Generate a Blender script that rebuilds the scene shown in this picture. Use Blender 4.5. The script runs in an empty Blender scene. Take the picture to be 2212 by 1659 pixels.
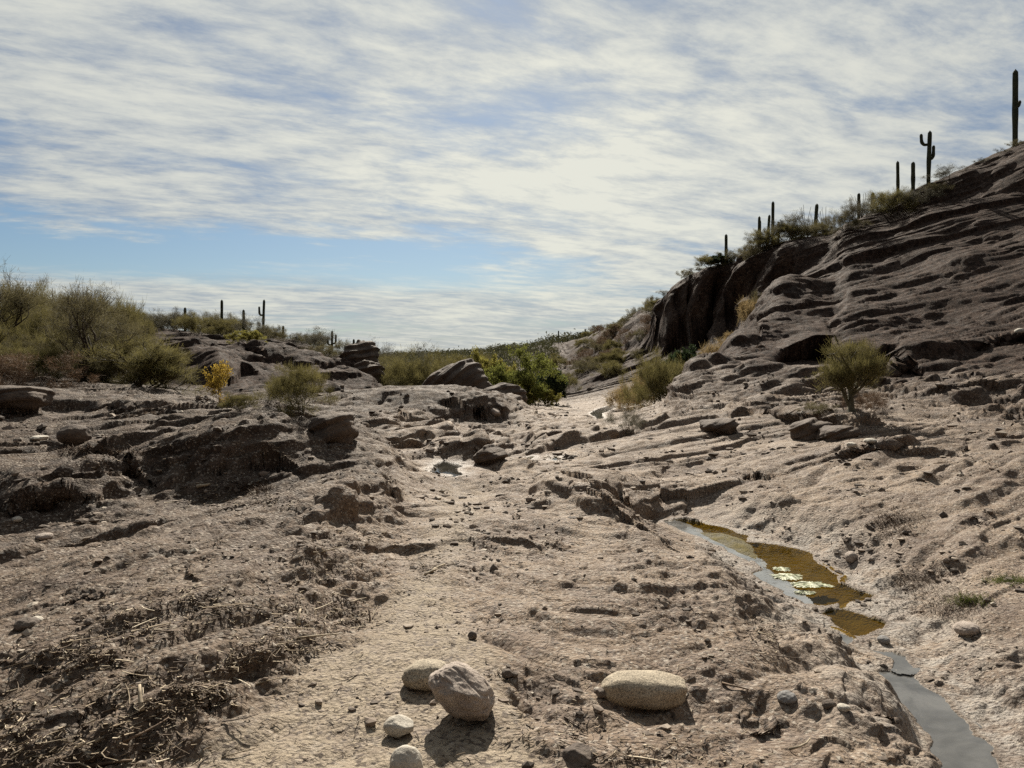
import bpy, math, random
import numpy as np

# ------------------------------------------------------------------ basics
F, U0, V0, CAMZ = 1609.0, 1106.0, 775.0, 1.5      # lens in picture units (2212 x 1659), horizon line, eye height
scene = bpy.context.scene
COL = scene.collection
rng = np.random.default_rng(7)
random.seed(7)
SUN_EL, SUN_AZ = math.radians(37), math.radians(-2)   # azimuth measured from +Y (the view) towards +X

def tag(o, label=None, cat=None, group=None, kind=None):
    if label: o['label'] = label
    if cat: o['category'] = cat
    if group: o['group'] = group
    if kind: o['kind'] = kind
    return o

def link(o, parent=None):
    COL.objects.link(o)
    if parent is not None: o.parent = parent
    return o

def mesh_np(name, V, faces, mat=None, smooth=True):
    """faces: (n,k) int array of equal-size polygons, or list of such arrays"""
    if not isinstance(faces, list): faces = [faces]
    faces = [np.asarray(f, dtype=np.int32) for f in faces if len(f)]
    me = bpy.data.meshes.new(name)
    V = np.asarray(V, dtype=np.float32)
    me.vertices.add(len(V)); me.vertices.foreach_set('co', V.ravel())
    loops = np.concatenate([f.ravel() for f in faces])
    sizes = np.concatenate([np.full(len(f), f.shape[1], np.int32) for f in faces])
    starts = np.concatenate([[0], np.cumsum(sizes)[:-1]]).astype(np.int32)
    me.loops.add(len(loops)); me.loops.foreach_set('vertex_index', loops)
    me.polygons.add(len(sizes)); me.polygons.foreach_set('loop_start', starts)
    try: me.polygons.foreach_set('loop_total', sizes)
    except Exception: pass
    me.polygons.foreach_set('use_smooth', np.full(len(sizes), smooth, dtype=bool))
    me.update(calc_edges=True); me.validate()
    if mat: me.materials.append(mat)
    return me

# ------------------------------------------------------------------ noise
_p = np.random.default_rng(3).permutation(256).astype(np.int32)
PERM = np.concatenate([_p, _p, _p])
_g = np.random.default_rng(4).normal(size=(256, 3)); _g /= np.linalg.norm(_g, axis=1)[:, None]
GR = _g.astype(np.float32)

def _gn(x, y, z):
    xi = np.floor(x); yi = np.floor(y); zi = np.floor(z)
    xf = x - xi; yf = y - yi; zf = z - zi
    X = xi.astype(np.int32) & 255; Y = yi.astype(np.int32) & 255; Z = zi.astype(np.int32) & 255
    u = xf*xf*xf*(xf*(xf*6-15)+10); v = yf*yf*yf*(yf*(yf*6-15)+10); w = zf*zf*zf*(zf*(zf*6-15)+10)
    def c(dx, dy, dz):
        h = PERM[PERM[PERM[X+dx]+Y+dy]+Z+dz]
        g = GR[h]
        return g[:, 0]*(xf-dx) + g[:, 1]*(yf-dy) + g[:, 2]*(zf-dz)
    a0 = c(0,0,0); a0 += u*(c(1,0,0)-a0)
    a1 = c(0,1,0); a1 += u*(c(1,1,0)-a1)
    b0 = c(0,0,1); b0 += u*(c(1,0,1)-b0)
    b1 = c(0,1,1); b1 += u*(c(1,1,1)-b1)
    a0 += v*(a1-a0); b0 += v*(b1-b0)
    return (a0 + w*(b0-a0))*1.6

def gn(x, y, z, lam=1.0, off=0.0):
    shp = np.shape(x)
    x = (np.ravel(x)/lam + off*1.7+31.3).astype(np.float32); y = (np.ravel(y)/lam + off*3.1+57.7).astype(np.float32)
    z = (np.ravel(np.broadcast_to(z, shp))/lam + off*5.3+11.9).astype(np.float32)
    out = np.empty_like(x); n = 60000
    for i in range(0, len(x), n): out[i:i+n] = _gn(x[i:i+n], y[i:i+n], z[i:i+n])
    return out.reshape(shp)

def pebbles(x, y, lam, share=.5, seed=0, ax=1.0):
    """rounded stones set in a sheet: height 0..1 of the nearest stone of a jittered grid"""
    X = x/lam/ax+seed*7.3+500; Y = y/lam+seed*3.9+500; xi = np.floor(X); yi = np.floor(Y); out = np.zeros(x.shape, np.float32)
    for dx in (-1, 0, 1):
        for dy in (-1, 0, 1):
            cx = (xi+dx).astype(np.int64); cy = (yi+dy).astype(np.int64)
            h = (cx*73856093 ^ cy*19349663 ^ (seed*83492791)) & 0x7fffffff
            h1 = (h % 1021)/1021.; h2 = ((h//1021) % 1019)/1019.; h3 = ((h//7919) % 997)/997.; h4 = ((h//131) % 991)/991.
            r0 = (.22+.40*h3)*(h4 < share)
            d2 = ((X-cx-h1)**2+(Y-cy-h2)**2)/np.maximum(r0*r0, 1e-6)
            out = np.maximum(out, np.where((d2 < 1) & (r0 > 0), np.sqrt(np.maximum(1-d2, 0))*r0/.5, 0))
    return out

def sstep(a, b, x):
    t = np.clip((x-a)/(b-a), 0, 1); return t*t*(3-2*t)

def poly_sd(poly, x, y):
    """signed distance to polygon, negative inside"""
    P = np.asarray(poly, dtype=np.float64); n = len(P)
    shp = np.shape(x); x = np.ravel(x); y = np.ravel(y)
    d = np.full(x.shape, 1e9); ins = np.zeros(x.shape, bool)
    for i in range(n):
        a = P[i]; b = P[(i+1) % n]; e = b-a
        t = np.clip(((x-a[0])*e[0]+(y-a[1])*e[1])/max(e@e, 1e-12), 0, 1)
        d = np.minimum(d, np.hypot(x-a[0]-t*e[0], y-a[1]-t*e[1]))
        c = (a[1] > y) != (b[1] > y)
        with np.errstate(divide='ignore', invalid='ignore'):
            xi = a[0] + (y-a[1])*e[0]/(e[1] if e[1] else 1e-9)
        ins ^= c & (x < xi)
    return np.where(ins, -d, d).reshape(shp)

def wpoly(uv, z):
    """picture outline -> outline on the level z"""
    out = []
    for u, v in uv:
        Y = (CAMZ-z)*F/(v-V0); out.append(((u-U0)/F*Y, Y))
    return out

# ------------------------------------------------------------------ valley relief: profiles (distance, height) along bearings
def Z(v, Y): return CAMZ-(v-V0)*Y/F
class H(float): pass                       # a plain height instead of a picture row
PROF = {
 -900: [(2,H(.12)),(5,H(.15)),(9,H(.5)),(14,H(.8)),(22,H(1.3)),(40,H(2.4)),(70,H(4.5)),(110,H(6)),(300,H(5))],
 -200: [(2,H(.10)),(4,H(.04)),(6.6,H(.02)),(7.4,H(.2)),(9,H(.38)),(14,H(.6)),(19,H(.95)),(30,H(1.5)),(60,H(3.6)),(100,H(5.6)),(300,H(5))],
 0:   [(2,H(.08)),(2.6,H(.06)),(3.9,H(.0)),(5.5,H(.0)),(6.9,1140),(7.4,H(.16)),(8.6,992),(11.5,930),(14.2,880),(15,862),(18,832),(25,H(1.15)),(60,H(3.4)),(100,H(5.4)),(300,H(5))],
 200: [(2,H(.05)),(4.5,H(.0)),(7.1,1112),(7.8,1050),(8.4,1000),(10,958),(13.5,903),(17,852),(20,832),(28,H(1.0)),(40,H(2.0)),(70,H(4.4)),(110,H(5)),(300,H(5))],
 340: [(2,H(.02)),(4.5,H(.0)),(7.4,1096),(8.3,1048),(8.9,1002),(11.5,932),(15,882),(17,860),(22,H(.66)),(30,840),(38,778),(50,722),(70,H(3.8)),(110,H(4)),(300,H(4))],
 420: [(2,H(.0)),(4.5,H(-.02)),(7.6,1090),(8.1,1062),(8.7,1004),(11.2,928),(13,905),(16,880),(22,H(.45)),(30,842),(34,H(1.4)),(45,735),(55,724),(80,H(3.0)),(300,H(3))],
 480: [(2,H(.0)),(4.5,H(-.02)),(7.8,1084),(8.3,1050),(8.7,985),(10,940),(11.5,905),(13,H(.42)),(16,890),(22,868),(29,855),(32,H(1.5)),(38,770),(47,738),(55,728),(80,H(2.6)),(300,H(3))],
 560: [(2,H(.0)),(4.5,H(-.03)),(7.9,1076),(8.5,1032),(8.9,972),(10.4,915),(12.2,880),(14.5,H(.3)),(18,H(.12)),(26,850),(31,838),(34,H(1.3)),(38,785),(47,742),(55,734),(80,H(2.2)),(300,H(2.5))],
 650: [(2,H(.0)),(4.5,H(-.03)),(7.7,1080),(8.2,1058),(9,1000),(10.5,938),(12.2,890),(14,H(.2)),(18,H(-.05)),(24,862),(30,842),(35,H(1.0)),(40,790),(52,752),(60,H(2.2)),(80,H(1.5)),(300,H(2))],
 740: [(2,H(.0)),(4.5,H(-.03)),(7.4,1092),(8.6,1040),(9.3,998),(10.6,950),(12,915),(13.5,H(.0)),(17,H(-.2)),(20,900),(21.2,868),(29,852),(36,H(.4)),(40,812),(44,775),(47,H(1.2)),(70,H(0)),(300,H(1))],
 820: [(2,H(.0)),(4.5,H(-.04)),(6.5,H(-.06)),(7.7,1086),(8.8,1040),(9.8,1003),(11.5,950),(12.8,H(-.2)),(17,942),(20.5,908),(21.8,868),(27,857),(36,836),(42,H(-.5)),(60,H(-1.5)),(120,H(-.5)),(220,773),(400,H(1))],
 880: [(2,H(.0)),(4.5,H(-.05)),(7.5,H(-.09)),(9,1050),(11,1003),(12.2,H(-.24)),(15,962),(18,928),(20.5,910),(21.8,868),(27,857),(33,H(-.5)),(45,H(-1.5)),(100,H(-1)),(220,771),(400,H(1))],
 1000:[(2,H(.0)),(4.5,H(-.05)),(8,H(-.12)),(10.5,1040),(12,H(-.28)),(14,972),(18,932),(20.8,912),(22.2,874),(27,860),(34,H(-.2)),(42,H(-1.2)),(60,H(-1.5)),(100,H(-.5)),(220,767),(400,H(1))],
 1100:[(2,H(.0)),(4.5,H(-.05)),(8,H(-.14)),(11,H(-.25)),(14,H(-.32)),(18,H(-.3)),(21.5,908),(23,882),(27,876),(31,H(-.5)),(36,H(-.8)),(45,H(-1.2)),(60,H(-1.5)),(100,H(-.2)),(220,757),(400,H(1))],
 1200:[(2,H(.0)),(4.5,H(-.05)),(7.5,H(-.14)),(8.6,1050),(9.4,1030),(12,H(-.3)),(18,H(-.36)),(26,H(-.58)),(36,H(-.88)),(45,H(-1.15)),(55,H(-1.1)),(90,H(1.0)),(150,742),(220,H(3)),(400,H(1))],
 1300:[(2,H(.0)),(4.5,H(-.05)),(7,H(-.14)),(7.9,1086),(8.7,1050),(12,H(-.27)),(18,H(-.36)),(26,H(-.62)),(38,883),(50,832),(75,765),(105,715),(150,H(4)),(400,H(1))],
 1400:[(2,H(.0)),(4.5,H(-.06)),(6.6,H(-.16)),(7.8,H(-.24)),(8.5,H(-.42)),(9.3,1096),(9.7,1066),(10.4,1048),(12,1000),(14.5,962),(20,902),(24,882),(30,H(-.8)),(42,H(-.3)),(50,805),(62,742),(80,672),(110,H(6)),(400,H(2))],
 1424:[(2,H(.0)),(4.5,H(-.06)),(6.5,H(-.19)),(7.8,H(-.30)),(8.6,H(-.47)),(9.4,1098),(9.8,1066),(10.5,1048),(12.2,1000),(15,952),(20,895),(24,874),(29,H(-.6)),(42,H(-.1)),(53,775),(56.5,748),(57.6,660),(60,652),(75,H(6.4)),(110,H(6)),(400,H(2))],
 1450:[(2,H(.0)),(4.5,H(-.07)),(6.4,H(-.22)),(7.7,H(-.34)),(8.4,H(-.50)),(9.4,1102),(9.9,1066),(10.6,1048),(12.4,1000),(16,930),(20.5,880),(23,858),(28,H(-.4)),(40,H(.4)),(50,775),(53,760),(54.2,645),(56,630),(68,H(6.7)),(110,H(7)),(400,H(2))],
 1520:[(2,H(.0)),(4.5,H(-.08)),(6.2,H(-.22)),(7.4,H(-.38)),(8.0,H(-.52)),(9.2,1106),(9.9,1070),(10.6,1048),(12.4,1000),(16.5,920),(20.5,855),(25,788),(29,H(.8)),(40,H(1.6)),(48,760),(50.5,752),(51.7,605),(54,588),(66,H(8.1)),(110,H(8)),(400,H(2))],
 1600:[(2,H(.0)),(4.2,H(-.07)),(5.7,H(-.22)),(6.7,H(-.40)),(7.3,H(-.52)),(8.6,H(-.46)),(9.2,1100),(10,1050),(12.2,1000),(16,920),(20.5,848),(25,778),(30,700),(33.5,H(2.3)),(44,722),(46.5,706),(47.6,585),(50,565),(62,H(8.5)),(110,H(8)),(400,H(2))],
 1700:[(2,H(.0)),(4,H(-.07)),(5,H(-.22)),(5.8,H(-.40)),(6.3,H(-.54)),(7.6,H(-.47)),(8.4,1130),(9.2,1078),(11.4,1002),(15.5,920),(20,848),(26,758),(31.5,680),(37,602),(40,H(4.9)),(43,612),(44,550),(46,530),(58,H(9.4)),(110,H(9)),(400,H(3))],
 1800:[(2,H(.0)),(3.6,H(-.05)),(4.6,H(-.22)),(5.6,H(-.52)),(6.8,H(-.4)),(8,1120),(10.8,1000),(15,918),(19,865),(22.5,818),(28,732),(33.5,660),(40,580),(44.5,522),(48,507),(58,H(10.4)),(110,H(9)),(400,H(3))],
 1840:[(2,H(.0)),(3.4,H(-.06)),(4.2,H(-.2)),(5.2,H(-.55)),(6.2,H(-.4)),(7.6,1140),(10.5,1000),(15,918),(18.5,885),(21,840),(23.5,800),(28,720),(33.5,640),(39.5,560),(46,483),(55,H(10.8)),(110,H(9)),(400,H(3))],
 1930:[(2,H(-.02)),(3.2,H(-.08)),(4.0,H(-.3)),(4.8,H(-.52)),(5.8,H(-.38)),(7.4,1146),(10.2,1000),(14.5,924),(18.3,876),(20.8,836),(25,765),(32.5,645),(39,550),(45,472),(47,440),(56,H(12)),(110,H(10)),(400,H(3))],
 2000:[(2,H(-.04)),(3,H(-.12)),(3.6,H(-.45)),(4.4,H(-.52)),(5.6,H(-.34)),(7.3,1150),(10,1000),(14,930),(18,872),(20.5,832),(26,742),(32,640),(38.5,540),(43.5,462),(47,406),(56,H(13)),(110,H(10)),(400,H(3))],
 2100:[(2,H(-.06)),(2.8,H(-.2)),(3.3,H(-.5)),(4.0,H(-.5)),(5.2,H(-.33)),(7.4,1120),(9.8,992),(13.5,930),(17,876),(20,826),(25,742),(31,640),(37,540),(43,445),(48,362),(58,H(14.6)),(110,H(11)),(400,H(3))],
 2212:[(2,H(-.2)),(2.6,H(-.45)),(3.2,H(-.45)),(3.8,H(-.38)),(4.8,H(-.32)),(5.9,1252),(7.6,1100),(9.5,985),(13,930),(16,880),(19.5,820),(24,740),(29.5,640),(35.5,540),(41.5,440),(48.5,312),(60,H(16.5)),(110,H(12)),(400,H(4))],
 2700:[(2,H(-.45)),(3,H(-.36)),(5,H(-.2)),(7.6,H(.1)),(10,H(.7)),(15,H(2.0)),(22,H(5)),(30,H(9)),(40,H(15)),(50,H(20)),(70,H(23)),(120,H(18)),(400,H(6))],
 3300:[(2,H(-.4)),(3,H(-.2)),(5,H(.2)),(7.6,H(.8)),(10,H(1.6)),(15,H(4)),(22,H(8)),(30,H(13)),(40,H(19)),(50,H(24)),(70,H(27)),(120,H(20)),(400,H(8))],
}
LY = np.linspace(math.log(.3), math.log(4000), 1500)
def _pchip(x, y, q):
    h = np.diff(x); d = np.diff(y)/h; m = np.zeros_like(y)
    for i in range(1, len(x)-1):
        if d[i-1]*d[i] > 0:
            w1 = 2*h[i]+h[i-1]; w2 = h[i]+2*h[i-1]
            m[i] = (w1+w2)/(w1/d[i-1]+w2/d[i])
    m[0] = 0; m[-1] = 0
    i = np.clip(np.searchsorted(x, q)-1, 0, len(h)-1); t = np.clip((q-x[i])/h[i], 0, 1)
    return ((1+2*t)*(1-t)**2*y[i] + t*(1-t)**2*h[i]*m[i] + t*t*(3-2*t)*y[i+1] + t*t*(t-1)*h[i]*m[i+1])
_us = np.array(sorted(PROF), float); _tab = []
for u in sorted(PROF):
    pts = PROF[u]; ys = np.array([math.log(p[0]) for p in pts])
    zs = np.array([float(p[1]) if isinstance(p[1], H) else Z(p[1], p[0]) for p in pts])
    z1 = _pchip(ys, zs, LY)
    z1[LY > ys[-1]] = zs[-1]
    _tab.append(z1)
_tab = np.array(_tab)
UG = np.linspace(-900, 3300, 1051)
# monotone cubic across bearings, row by row of the table
BASE = np.empty((len(UG), len(LY)))
for j in range(len(LY)): BASE[:, j] = _pchip(_us, _tab[:, j], UG)

def base_h(u, ly):
    a = np.clip((u-UG[0])/(UG[1]-UG[0]), 0, len(UG)-1.001); b = np.clip((ly-LY[0])/(LY[1]-LY[0]), 0, len(LY)-1.001)
    i = a.astype(int); j = b.astype(int); a = a-i; b = b-j
    return (BASE[i,j]*(1-a)+BASE[i+1,j]*a)*(1-b) + (BASE[i,j+1]*(1-a)+BASE[i+1,j+1]*a)*b

# ------------------------------------------------------------------ ground grid
d2r = math.radians
th = np.concatenate([np.linspace(-180, -60, 41)[:-1], np.linspace(-60, -37, 60)[:-1], np.linspace(-37, 37, 1150), np.linspace(37, 60, 60)[1:], np.linspace(60, 180, 41)[1:]])
th = np.radians(th)
def lg(a, b, s): return np.exp(np.arange(math.log(a), math.log(b), s))
rr = np.concatenate([lg(.3, 2.2, .03), lg(2.2, 7, .0028), lg(7, 16, .0027), lg(16, 42, .0035), lg(42, 62, .0013), lg(62, 160, .006), lg(160, 4000, .05), [4000.]])
TH, R = np.meshgrid(th, rr)           # rows: distance, columns: bearing
GX = (R*np.sin(TH)).astype(np.float64); GY = (R*np.cos(TH)).astype(np.float64)
thc = np.clip(TH, d2r(-50), d2r(50))
GU = U0+F*np.tan(thc); GLY = np.log(np.maximum(R*np.cos(thc), .3))
# a wandering of the bearings and distances keeps the profile lines from reading as spokes
wob = sstep(5, 20, R)
GU2 = GU + 14*gn(GX, GY, 0, 4.0)*wob + 5*gn(GX, GY, 0, 1.2, 3)*wob
GLY2 = GLY + .018*gn(GX, GY, 0, 3.0, 5)*wob
HH = base_h(GU2, GLY2)
far = sstep(140, 400, R); HH = HH*(1-far*.6)
PXU = U0+F*np.tan(thc)                 # bearing of each grid point in picture units
PXV = V0+(CAMZ-HH)*F/np.maximum(R*np.cos(thc), .1)

# --- ledges: steps of the bedrock, drawn as lines on the ground
def ground_pt(u, v):
    c = int(np.argmin(np.abs(GU[0]-u))) if -900 < u < 3300 else 0
    col = CAMZ-(v-V0)*GY[:, c]/F
    k = np.nonzero((HH[:, c] >= col) & (R[:, c] > 2.0))[0]
    k = k[0] if len(k) else len(rr)-1
    return GX[k, c], GY[k, c]
def ledge(line, h, w=.04, reach=1.5, under=0.0):
    """raises the ground behind the line by h; the rise fades out with distance behind it"""
    pts = np.array([ground_pt(u, v) for u, v in line])
    bx0, by0 = pts.min(0)-reach*1.6-1; bx1, by1 = pts.max(0)+reach*1.6+1
    m = (GX > bx0) & (GX < bx1) & (GY > by0) & (GY < by1)
    x = GX[m]; y = GY[m]
    x = x + .10*gn(x, y, 0, .8, 9)+.05*gn(x, y, 0, .3, 2); y = y + .14*gn(x, y, 0, .9, 4)+.06*gn(x, y, 0, .25, 6)
    best = np.full(x.shape, 1e9); side = np.zeros(x.shape); tt = np.zeros(x.shape)
    n = len(pts)-1
    for i in range(n):
        a, b = pts[i], pts[i+1]; e = b-a; L2 = e@e
        t = ((x-a[0])*e[0]+(y-a[1])*e[1])/L2; tc = np.clip(t, 0, 1)
        d = np.hypot(x-a[0]-tc*e[0], y-a[1]-tc*e[1])
        s = np.sign(e[0]*(y-a[1])-e[1]*(x-a[0]))
        k = d < best; best[k] = d[k]; side[k] = s[k]; tt[k] = (i+tc[k])/n
    sd = best*side
    ends = np.clip(np.minimum(tt, 1-tt)*6, 0, 1)
    f = sstep(-w, w, sd)*(1-sstep(reach*.3, reach, sd))*ends
    HH[m] += h*f
ledge([(1190,1052),(1260,1078),(1340,1086),(1430,1080),(1530,1072),(1640,1044),(1760,1012),(1900,988),(2060,982),(2230,978)], .10, .03, 1.6)
ledge([(1640,1012),(1760,990),(1880,972),(2020,962),(2230,950)], .06, .03, 1.0)
ledge([(1560,1118),(1640,1136),(1700,1160),(1800,1180),(1860,1180)], .14, .06, .8)
ledge([(1120,1062),(1190,1066),(1250,1092),(1290,1120)], .08, .05, .7)
ledge([(860,968),(905,960),(955,950),(1000,955)], .14, .06, 1.2)
ledge([(1010,1000),(1060,985),(1090,972),(1130,965)], .14, .05, 1.0)
ledge([(1300,960),(1380,930),(1450,912)], .18, .06, 1.5)
ledge([(1180,960),(1260,948),(1330,930)], .06, .05, 1.2)
ledge([(780,940),(860,925),(930,915),(980,905),(1020,895),(1080,893),(1140,880)], .42, .35, 6)
ledge([(1560,905),(1660,900),(1720,920),(1790,930),(1860,945)], .2, .05, 1.8)
ledge([(1780,1050),(1900,1030),(2040,1030)], .04, .03, .5)
ledge([(1930,1010),(2060,1000),(2200,1010)], .04, .02, .5)
ledge([(700,1160),(780,1130),(840,1100),(880,1060)], .07, .05, .7)
ledge([(100,1330),(280,1270),(430,1240)], .03, .04, .6)
ledge([(250,1650),(420,1570),(580,1470),(670,1390),(705,1290),(690,1210),(730,1140),(820,1080),(870,1010)], .15, .16, 2.2)
ledge([(0,1210),(160,1180),(330,1150),(480,1110)], .05, .04, .8)
ledge([(0,1130),(120,1105),(230,1085),(330,1050)], .12, .06, .9)
ledge([(0,1060),(120,1040),(250,1035)], .08, .06, .7)
ledge([(60,880),(200,885),(320,905)], .15, .1, 1.4)
ledge([(0,905),(60,905),(110,890)], .25, .06, 1.4)
ledge([(700,1225),(850,1180),(1000,1165),(1160,1185),(1230,1160)], .035, .03, .6)

def hump(u, v, rx, ry, h, p=1.0):
    x0, y0 = ground_pt(u, v)
    d = ((GX-x0)/rx)**2+((GY-y0)/ry)**2
    m = d < 1
    HH[m] += h*(1-d[m])**p*(1+.25*gn(GX[m], GY[m], 0, rx*.5, 8))
for u_, v_ in ((735,1120),(785,1085),(825,1050),(850,1015)): hump(u_, v_, .45, .7, .06)
hump(590, 945, 2.4, 1.8, .30)
hump(430, 960, 1.4, 1.0, .10)
hump(965, 1052, .9, 1.1, -.10)
hump(1000, 1470, .8, .8, .02); hump(600, 1200, 1.0, .9, .10); hump(330, 1290, 1.0, .6, .06); hump(120, 1240, .8, .6, .08)
hump(780, 1230, .5, .5, .05); hump(1500, 1230, .5, .9, .05); hump(1560, 1420, .35, .5, .05); hump(1250, 1130, .6, .7, .05)
hump(1480, 1170, .5, .5, .06); hump(420, 1560, .35, .25, .05); hump(160, 1580, .5, .25, .06); hump(1780, 1560, .3, .3, .03)
hump(940, 1180, .5, .5, -.03); hump(1050, 1040, .5, .6, .06); hump(1130, 1015, .5, .5, .1); hump(980, 960, .7, .8, .14)
hump(1050, 985, .45, .4, .20); hump(1700, 1080, .7, .6, .08); hump(1620, 1090, .5, .5, .1)
hump(620, 790, 3, 3, .5); hump(540, 770, 2.2, 2.5, .5); hump(420, 800, 2.0, 2.5, .4); hump(720, 810, 2.5, 2.5, .4)
# hollows and undercut bays in the banks: a level floor cut into the slope under an overhanging brow
YSH = np.zeros(GX.shape); CAVE = np.ones(GX.shape)
def cave(u, v, hw, h, brow=.5, slope=.10, maxd=6.0):
    """floor line at picture place (u, v), half-width and height in picture units"""
    x0, y0 = ground_pt(u, v); s = y0/F; hw, h = hw*s, h*s
    c0 = int(np.argmin(np.abs(GU[0]-u))); i0 = int(np.argmin(np.abs(GY[:, c0]-y0))); z0 = HH[i0, c0]
    cols = np.nonzero(np.abs((GU[0]-u)*s) < hw)[0]
    edge = .18*gn(GU[0][cols]*s, np.zeros(len(cols)), np.zeros(len(cols)), hw*.5, u*.01)
    i_end = int(np.searchsorted(rr, y0*1.35+maxd))
    for c, e in zip(cols, edge):
        dx = (GU[0, c]-u)*s/hw
        p = max(0.0, 1-abs(dx)**2.0)**.75*(1+e*2.6)
        if p <= .05: continue
        ia = int(np.searchsorted(GY[:, c], y0)) if GY[-1, c] > 0 else 0
        ia = max(ia, 1); zf = z0+(HH[ia, c]-z0)*.8
        zl = zf+h*p
        seg = HH[ia:i_end, c]; dy = GY[ia:i_end, c]-GY[ia, c]
        k = np.nonzero((seg > zl) | (dy > maxd))[0]; n = int(k[0]) if len(k) else len(seg)
        if n < 2: continue
        fl = zf+slope*dy[:n]+.03*np.sin(dy[:n]*7+c*.05)
        HH[ia:ia+n, c] = np.minimum(seg[:n], fl)
        if brow:
            D = dy[n-1]; sh = min(brow*h*p, D*.85); CAVE[ia:ia+n+10, c] = 1-.75*min(1, p*1.3)*(h > .9)
            t = np.clip((GY[ia+n:i_end, c]-GY[ia+n-1, c])/(sh*2.2+.02), 0, 1)
            YSH[ia+n:i_end, c] -= sh*(1-t)**1.5
for a_ in [(1745,818,90,96,.9),(1905,815,52,80,.8),(2075,888,120,36,.6),(2200,905,80,50,.6),(2190,760,90,30,.6),(2020,945,60,24,.5),(1960,838,60,30,.5),
           (1490,757,66,78,.7),(1585,728,60,96,.7),(448,868,46,44,.4),(530,852,46,62,.4),(545,775,34,22,.5),(640,800,40,22,.5),(395,800,30,24,.4),(720,815,40,24,.4),(480,735,30,12,.4),(590,760,26,14,.4),
           (556,1034,100,44,.5),(268,1046,74,42,.5),(120,1132,150,58,.4),(40,908,50,26,.6),(240,905,80,20,.5),
           (840,1085,18,26,.4),
           (1240,1068,62,24,.5),(1430,1092,100,22,.6),(1345,1090,40,20,.5),(1690,1196,100,28,.6),(1600,1152,60,16,.6),(1640,1046,120,15,.6),(1880,990,140,13,.6),(2080,984,90,11,.6),
           (1600,1334,28,54,.4),(1532,1230,22,34,.4),(1660,1370,14,22,.4),(925,992,34,32,.4),(965,985,22,40,.4),(1050,1004,36,24,.5),(1150,960,40,16,.5),(905,945,50,16,.5),
           (960,935,60,20,.5),(860,915,60,26,.5),(1090,925,60,20,.5),(1010,900,70,24,.5),(1360,938,40,22,.5),
           (1560,930,40,20,.5),(1660,930,40,16,.5),(1480,985,50,10,.5),(1570,1000,60,10,.5),(1380,1010,40,9,.5),(1750,1060,60,9,.5),(2000,1085,60,9,.5),(2100,1150,50,10,.5),
           (380,1260,60,7,.4),(150,1290,70,8,.4),(300,1170,70,9,.4),(470,1560,60,18,.3),(230,1560,70,14,.3),
           (1540,1460,22,10,.4),(1620,1560,20,12,.4),(1400,1405,26,8,.4),(1250,1180,50,10,.4),(1120,1250,30,8,.4),(1900,1530,22,24,.4),(2000,1640,24,30,.4)]:
    cave(*a_)
def blur(a, n):
    for _ in range(n):
        a[:, 1:-1] = (a[:, :-2]+2*a[:, 1:-1]+a[:, 2:])/4; a[1:-1] = (a[:-2]+2*a[1:-1]+a[2:])/4
    return a
CAVE = blur(CAVE, 12); YSH = blur(YSH, 7)

# --- pools: the outlines of the water, with the ground shaped to hold it
def c6(pts): return [(1253.4+x*.4333, 1032.2+y*.4333) for x, y in pts]
def c2(pts): return [(663.6+x/3, 663.6+y/3) for x, y in pts]
POOLS = [
 dict(z=-.48, wl=.30, wr=.8, deep=.10, kind='brown', uv=c6([(420,222),(520,205),(600,225),(720,250),(830,290),(835,322),(980,335),(1150,372),(1190,430),(1290,490),(1285,525),(1470,592),(1400,612),(1210,640),(1140,634),(1040,590),(940,530),(865,480),(900,455),(870,425),(790,390),(700,340),(600,290),(510,262)])),
 dict(z=-.477, wl=.20, wr=.25, deep=.015, kind='film', uv=c6([(420,224),(470,215),(540,240),(600,277),(700,322),(800,374),(880,408),(900,440),(870,428),(790,397),(700,347),(600,299),(510,267)])),
 dict(z=-.477, wl=.20, wr=.25, deep=.015, kind='film', uv=c6([(865,482),(900,457),(960,490),(1030,545),(1090,590),(1140,636),(1040,592),(940,532)])),
 dict(z=-.49, wl=.20, wr=.7, deep=.06, kind='brown', uv=c6([(1215,680),(1290,655),(1400,675),(1510,730),(1515,765),(1450,775),(1380,782),(1300,745),(1240,712)])),
 dict(z=-.495, wl=.15, wr=.5, deep=.02, kind='silt', uv=c6([(1215,765),(1300,780),(1372,800),(1335,840),(1325,884),(1270,870),(1228,820)])),
 dict(z=-.50, wl=.15, wr=.4, deep=.02, kind='silt', uv=c6([(1440,862),(1560,870),(1640,905),(1672,945),(1600,952),(1560,912)])),
 dict(z=-.51, wl=.13, wr=.35, deep=.08, kind='silt', uv=c6([(1475,965),(1560,955),(1640,985),(1700,1030),(1800,1095),(1880,1180),(1960,1280),(2040,1350),(2085,1400),(2110,1470),(2100,1640),(1850,1640),(1800,1450),(1770,1370),(1720,1260),(1620,1150),(1520,1090),(1490,1020)])),
 dict(z=-.275, wl=.5, wr=.6, deep=.10, kind='clear', uv=c2([(815,1060),(830,1010),(900,998),(1000,1010),(1000,1030),(950,1052),(1010,1078),(960,1105),(890,1085)])),
 dict(z=-.33, wl=.5, wr=.5, deep=.05, kind='clear', uv=c2([(1330,992),(1400,984),(1462,973),(1450,990),(1425,1000),(1455,1020),(1400,1022)])),
 dict(z=-.33, wl=.5, wr=.5, deep=.05, kind='clear', uv=c2([(1565,988),(1625,965),(1632,980),(1600,992)])),
 dict(z=-1.0, wl=2., wr=2., deep=.1, kind='clear', uv=c2([(1830,690),(1880,660),(1950,640),(2100,628),(2115,640),(1990,655),(1910,690),(1925,730),(2000,772),(1930,772),(1870,715)])),
]
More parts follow.
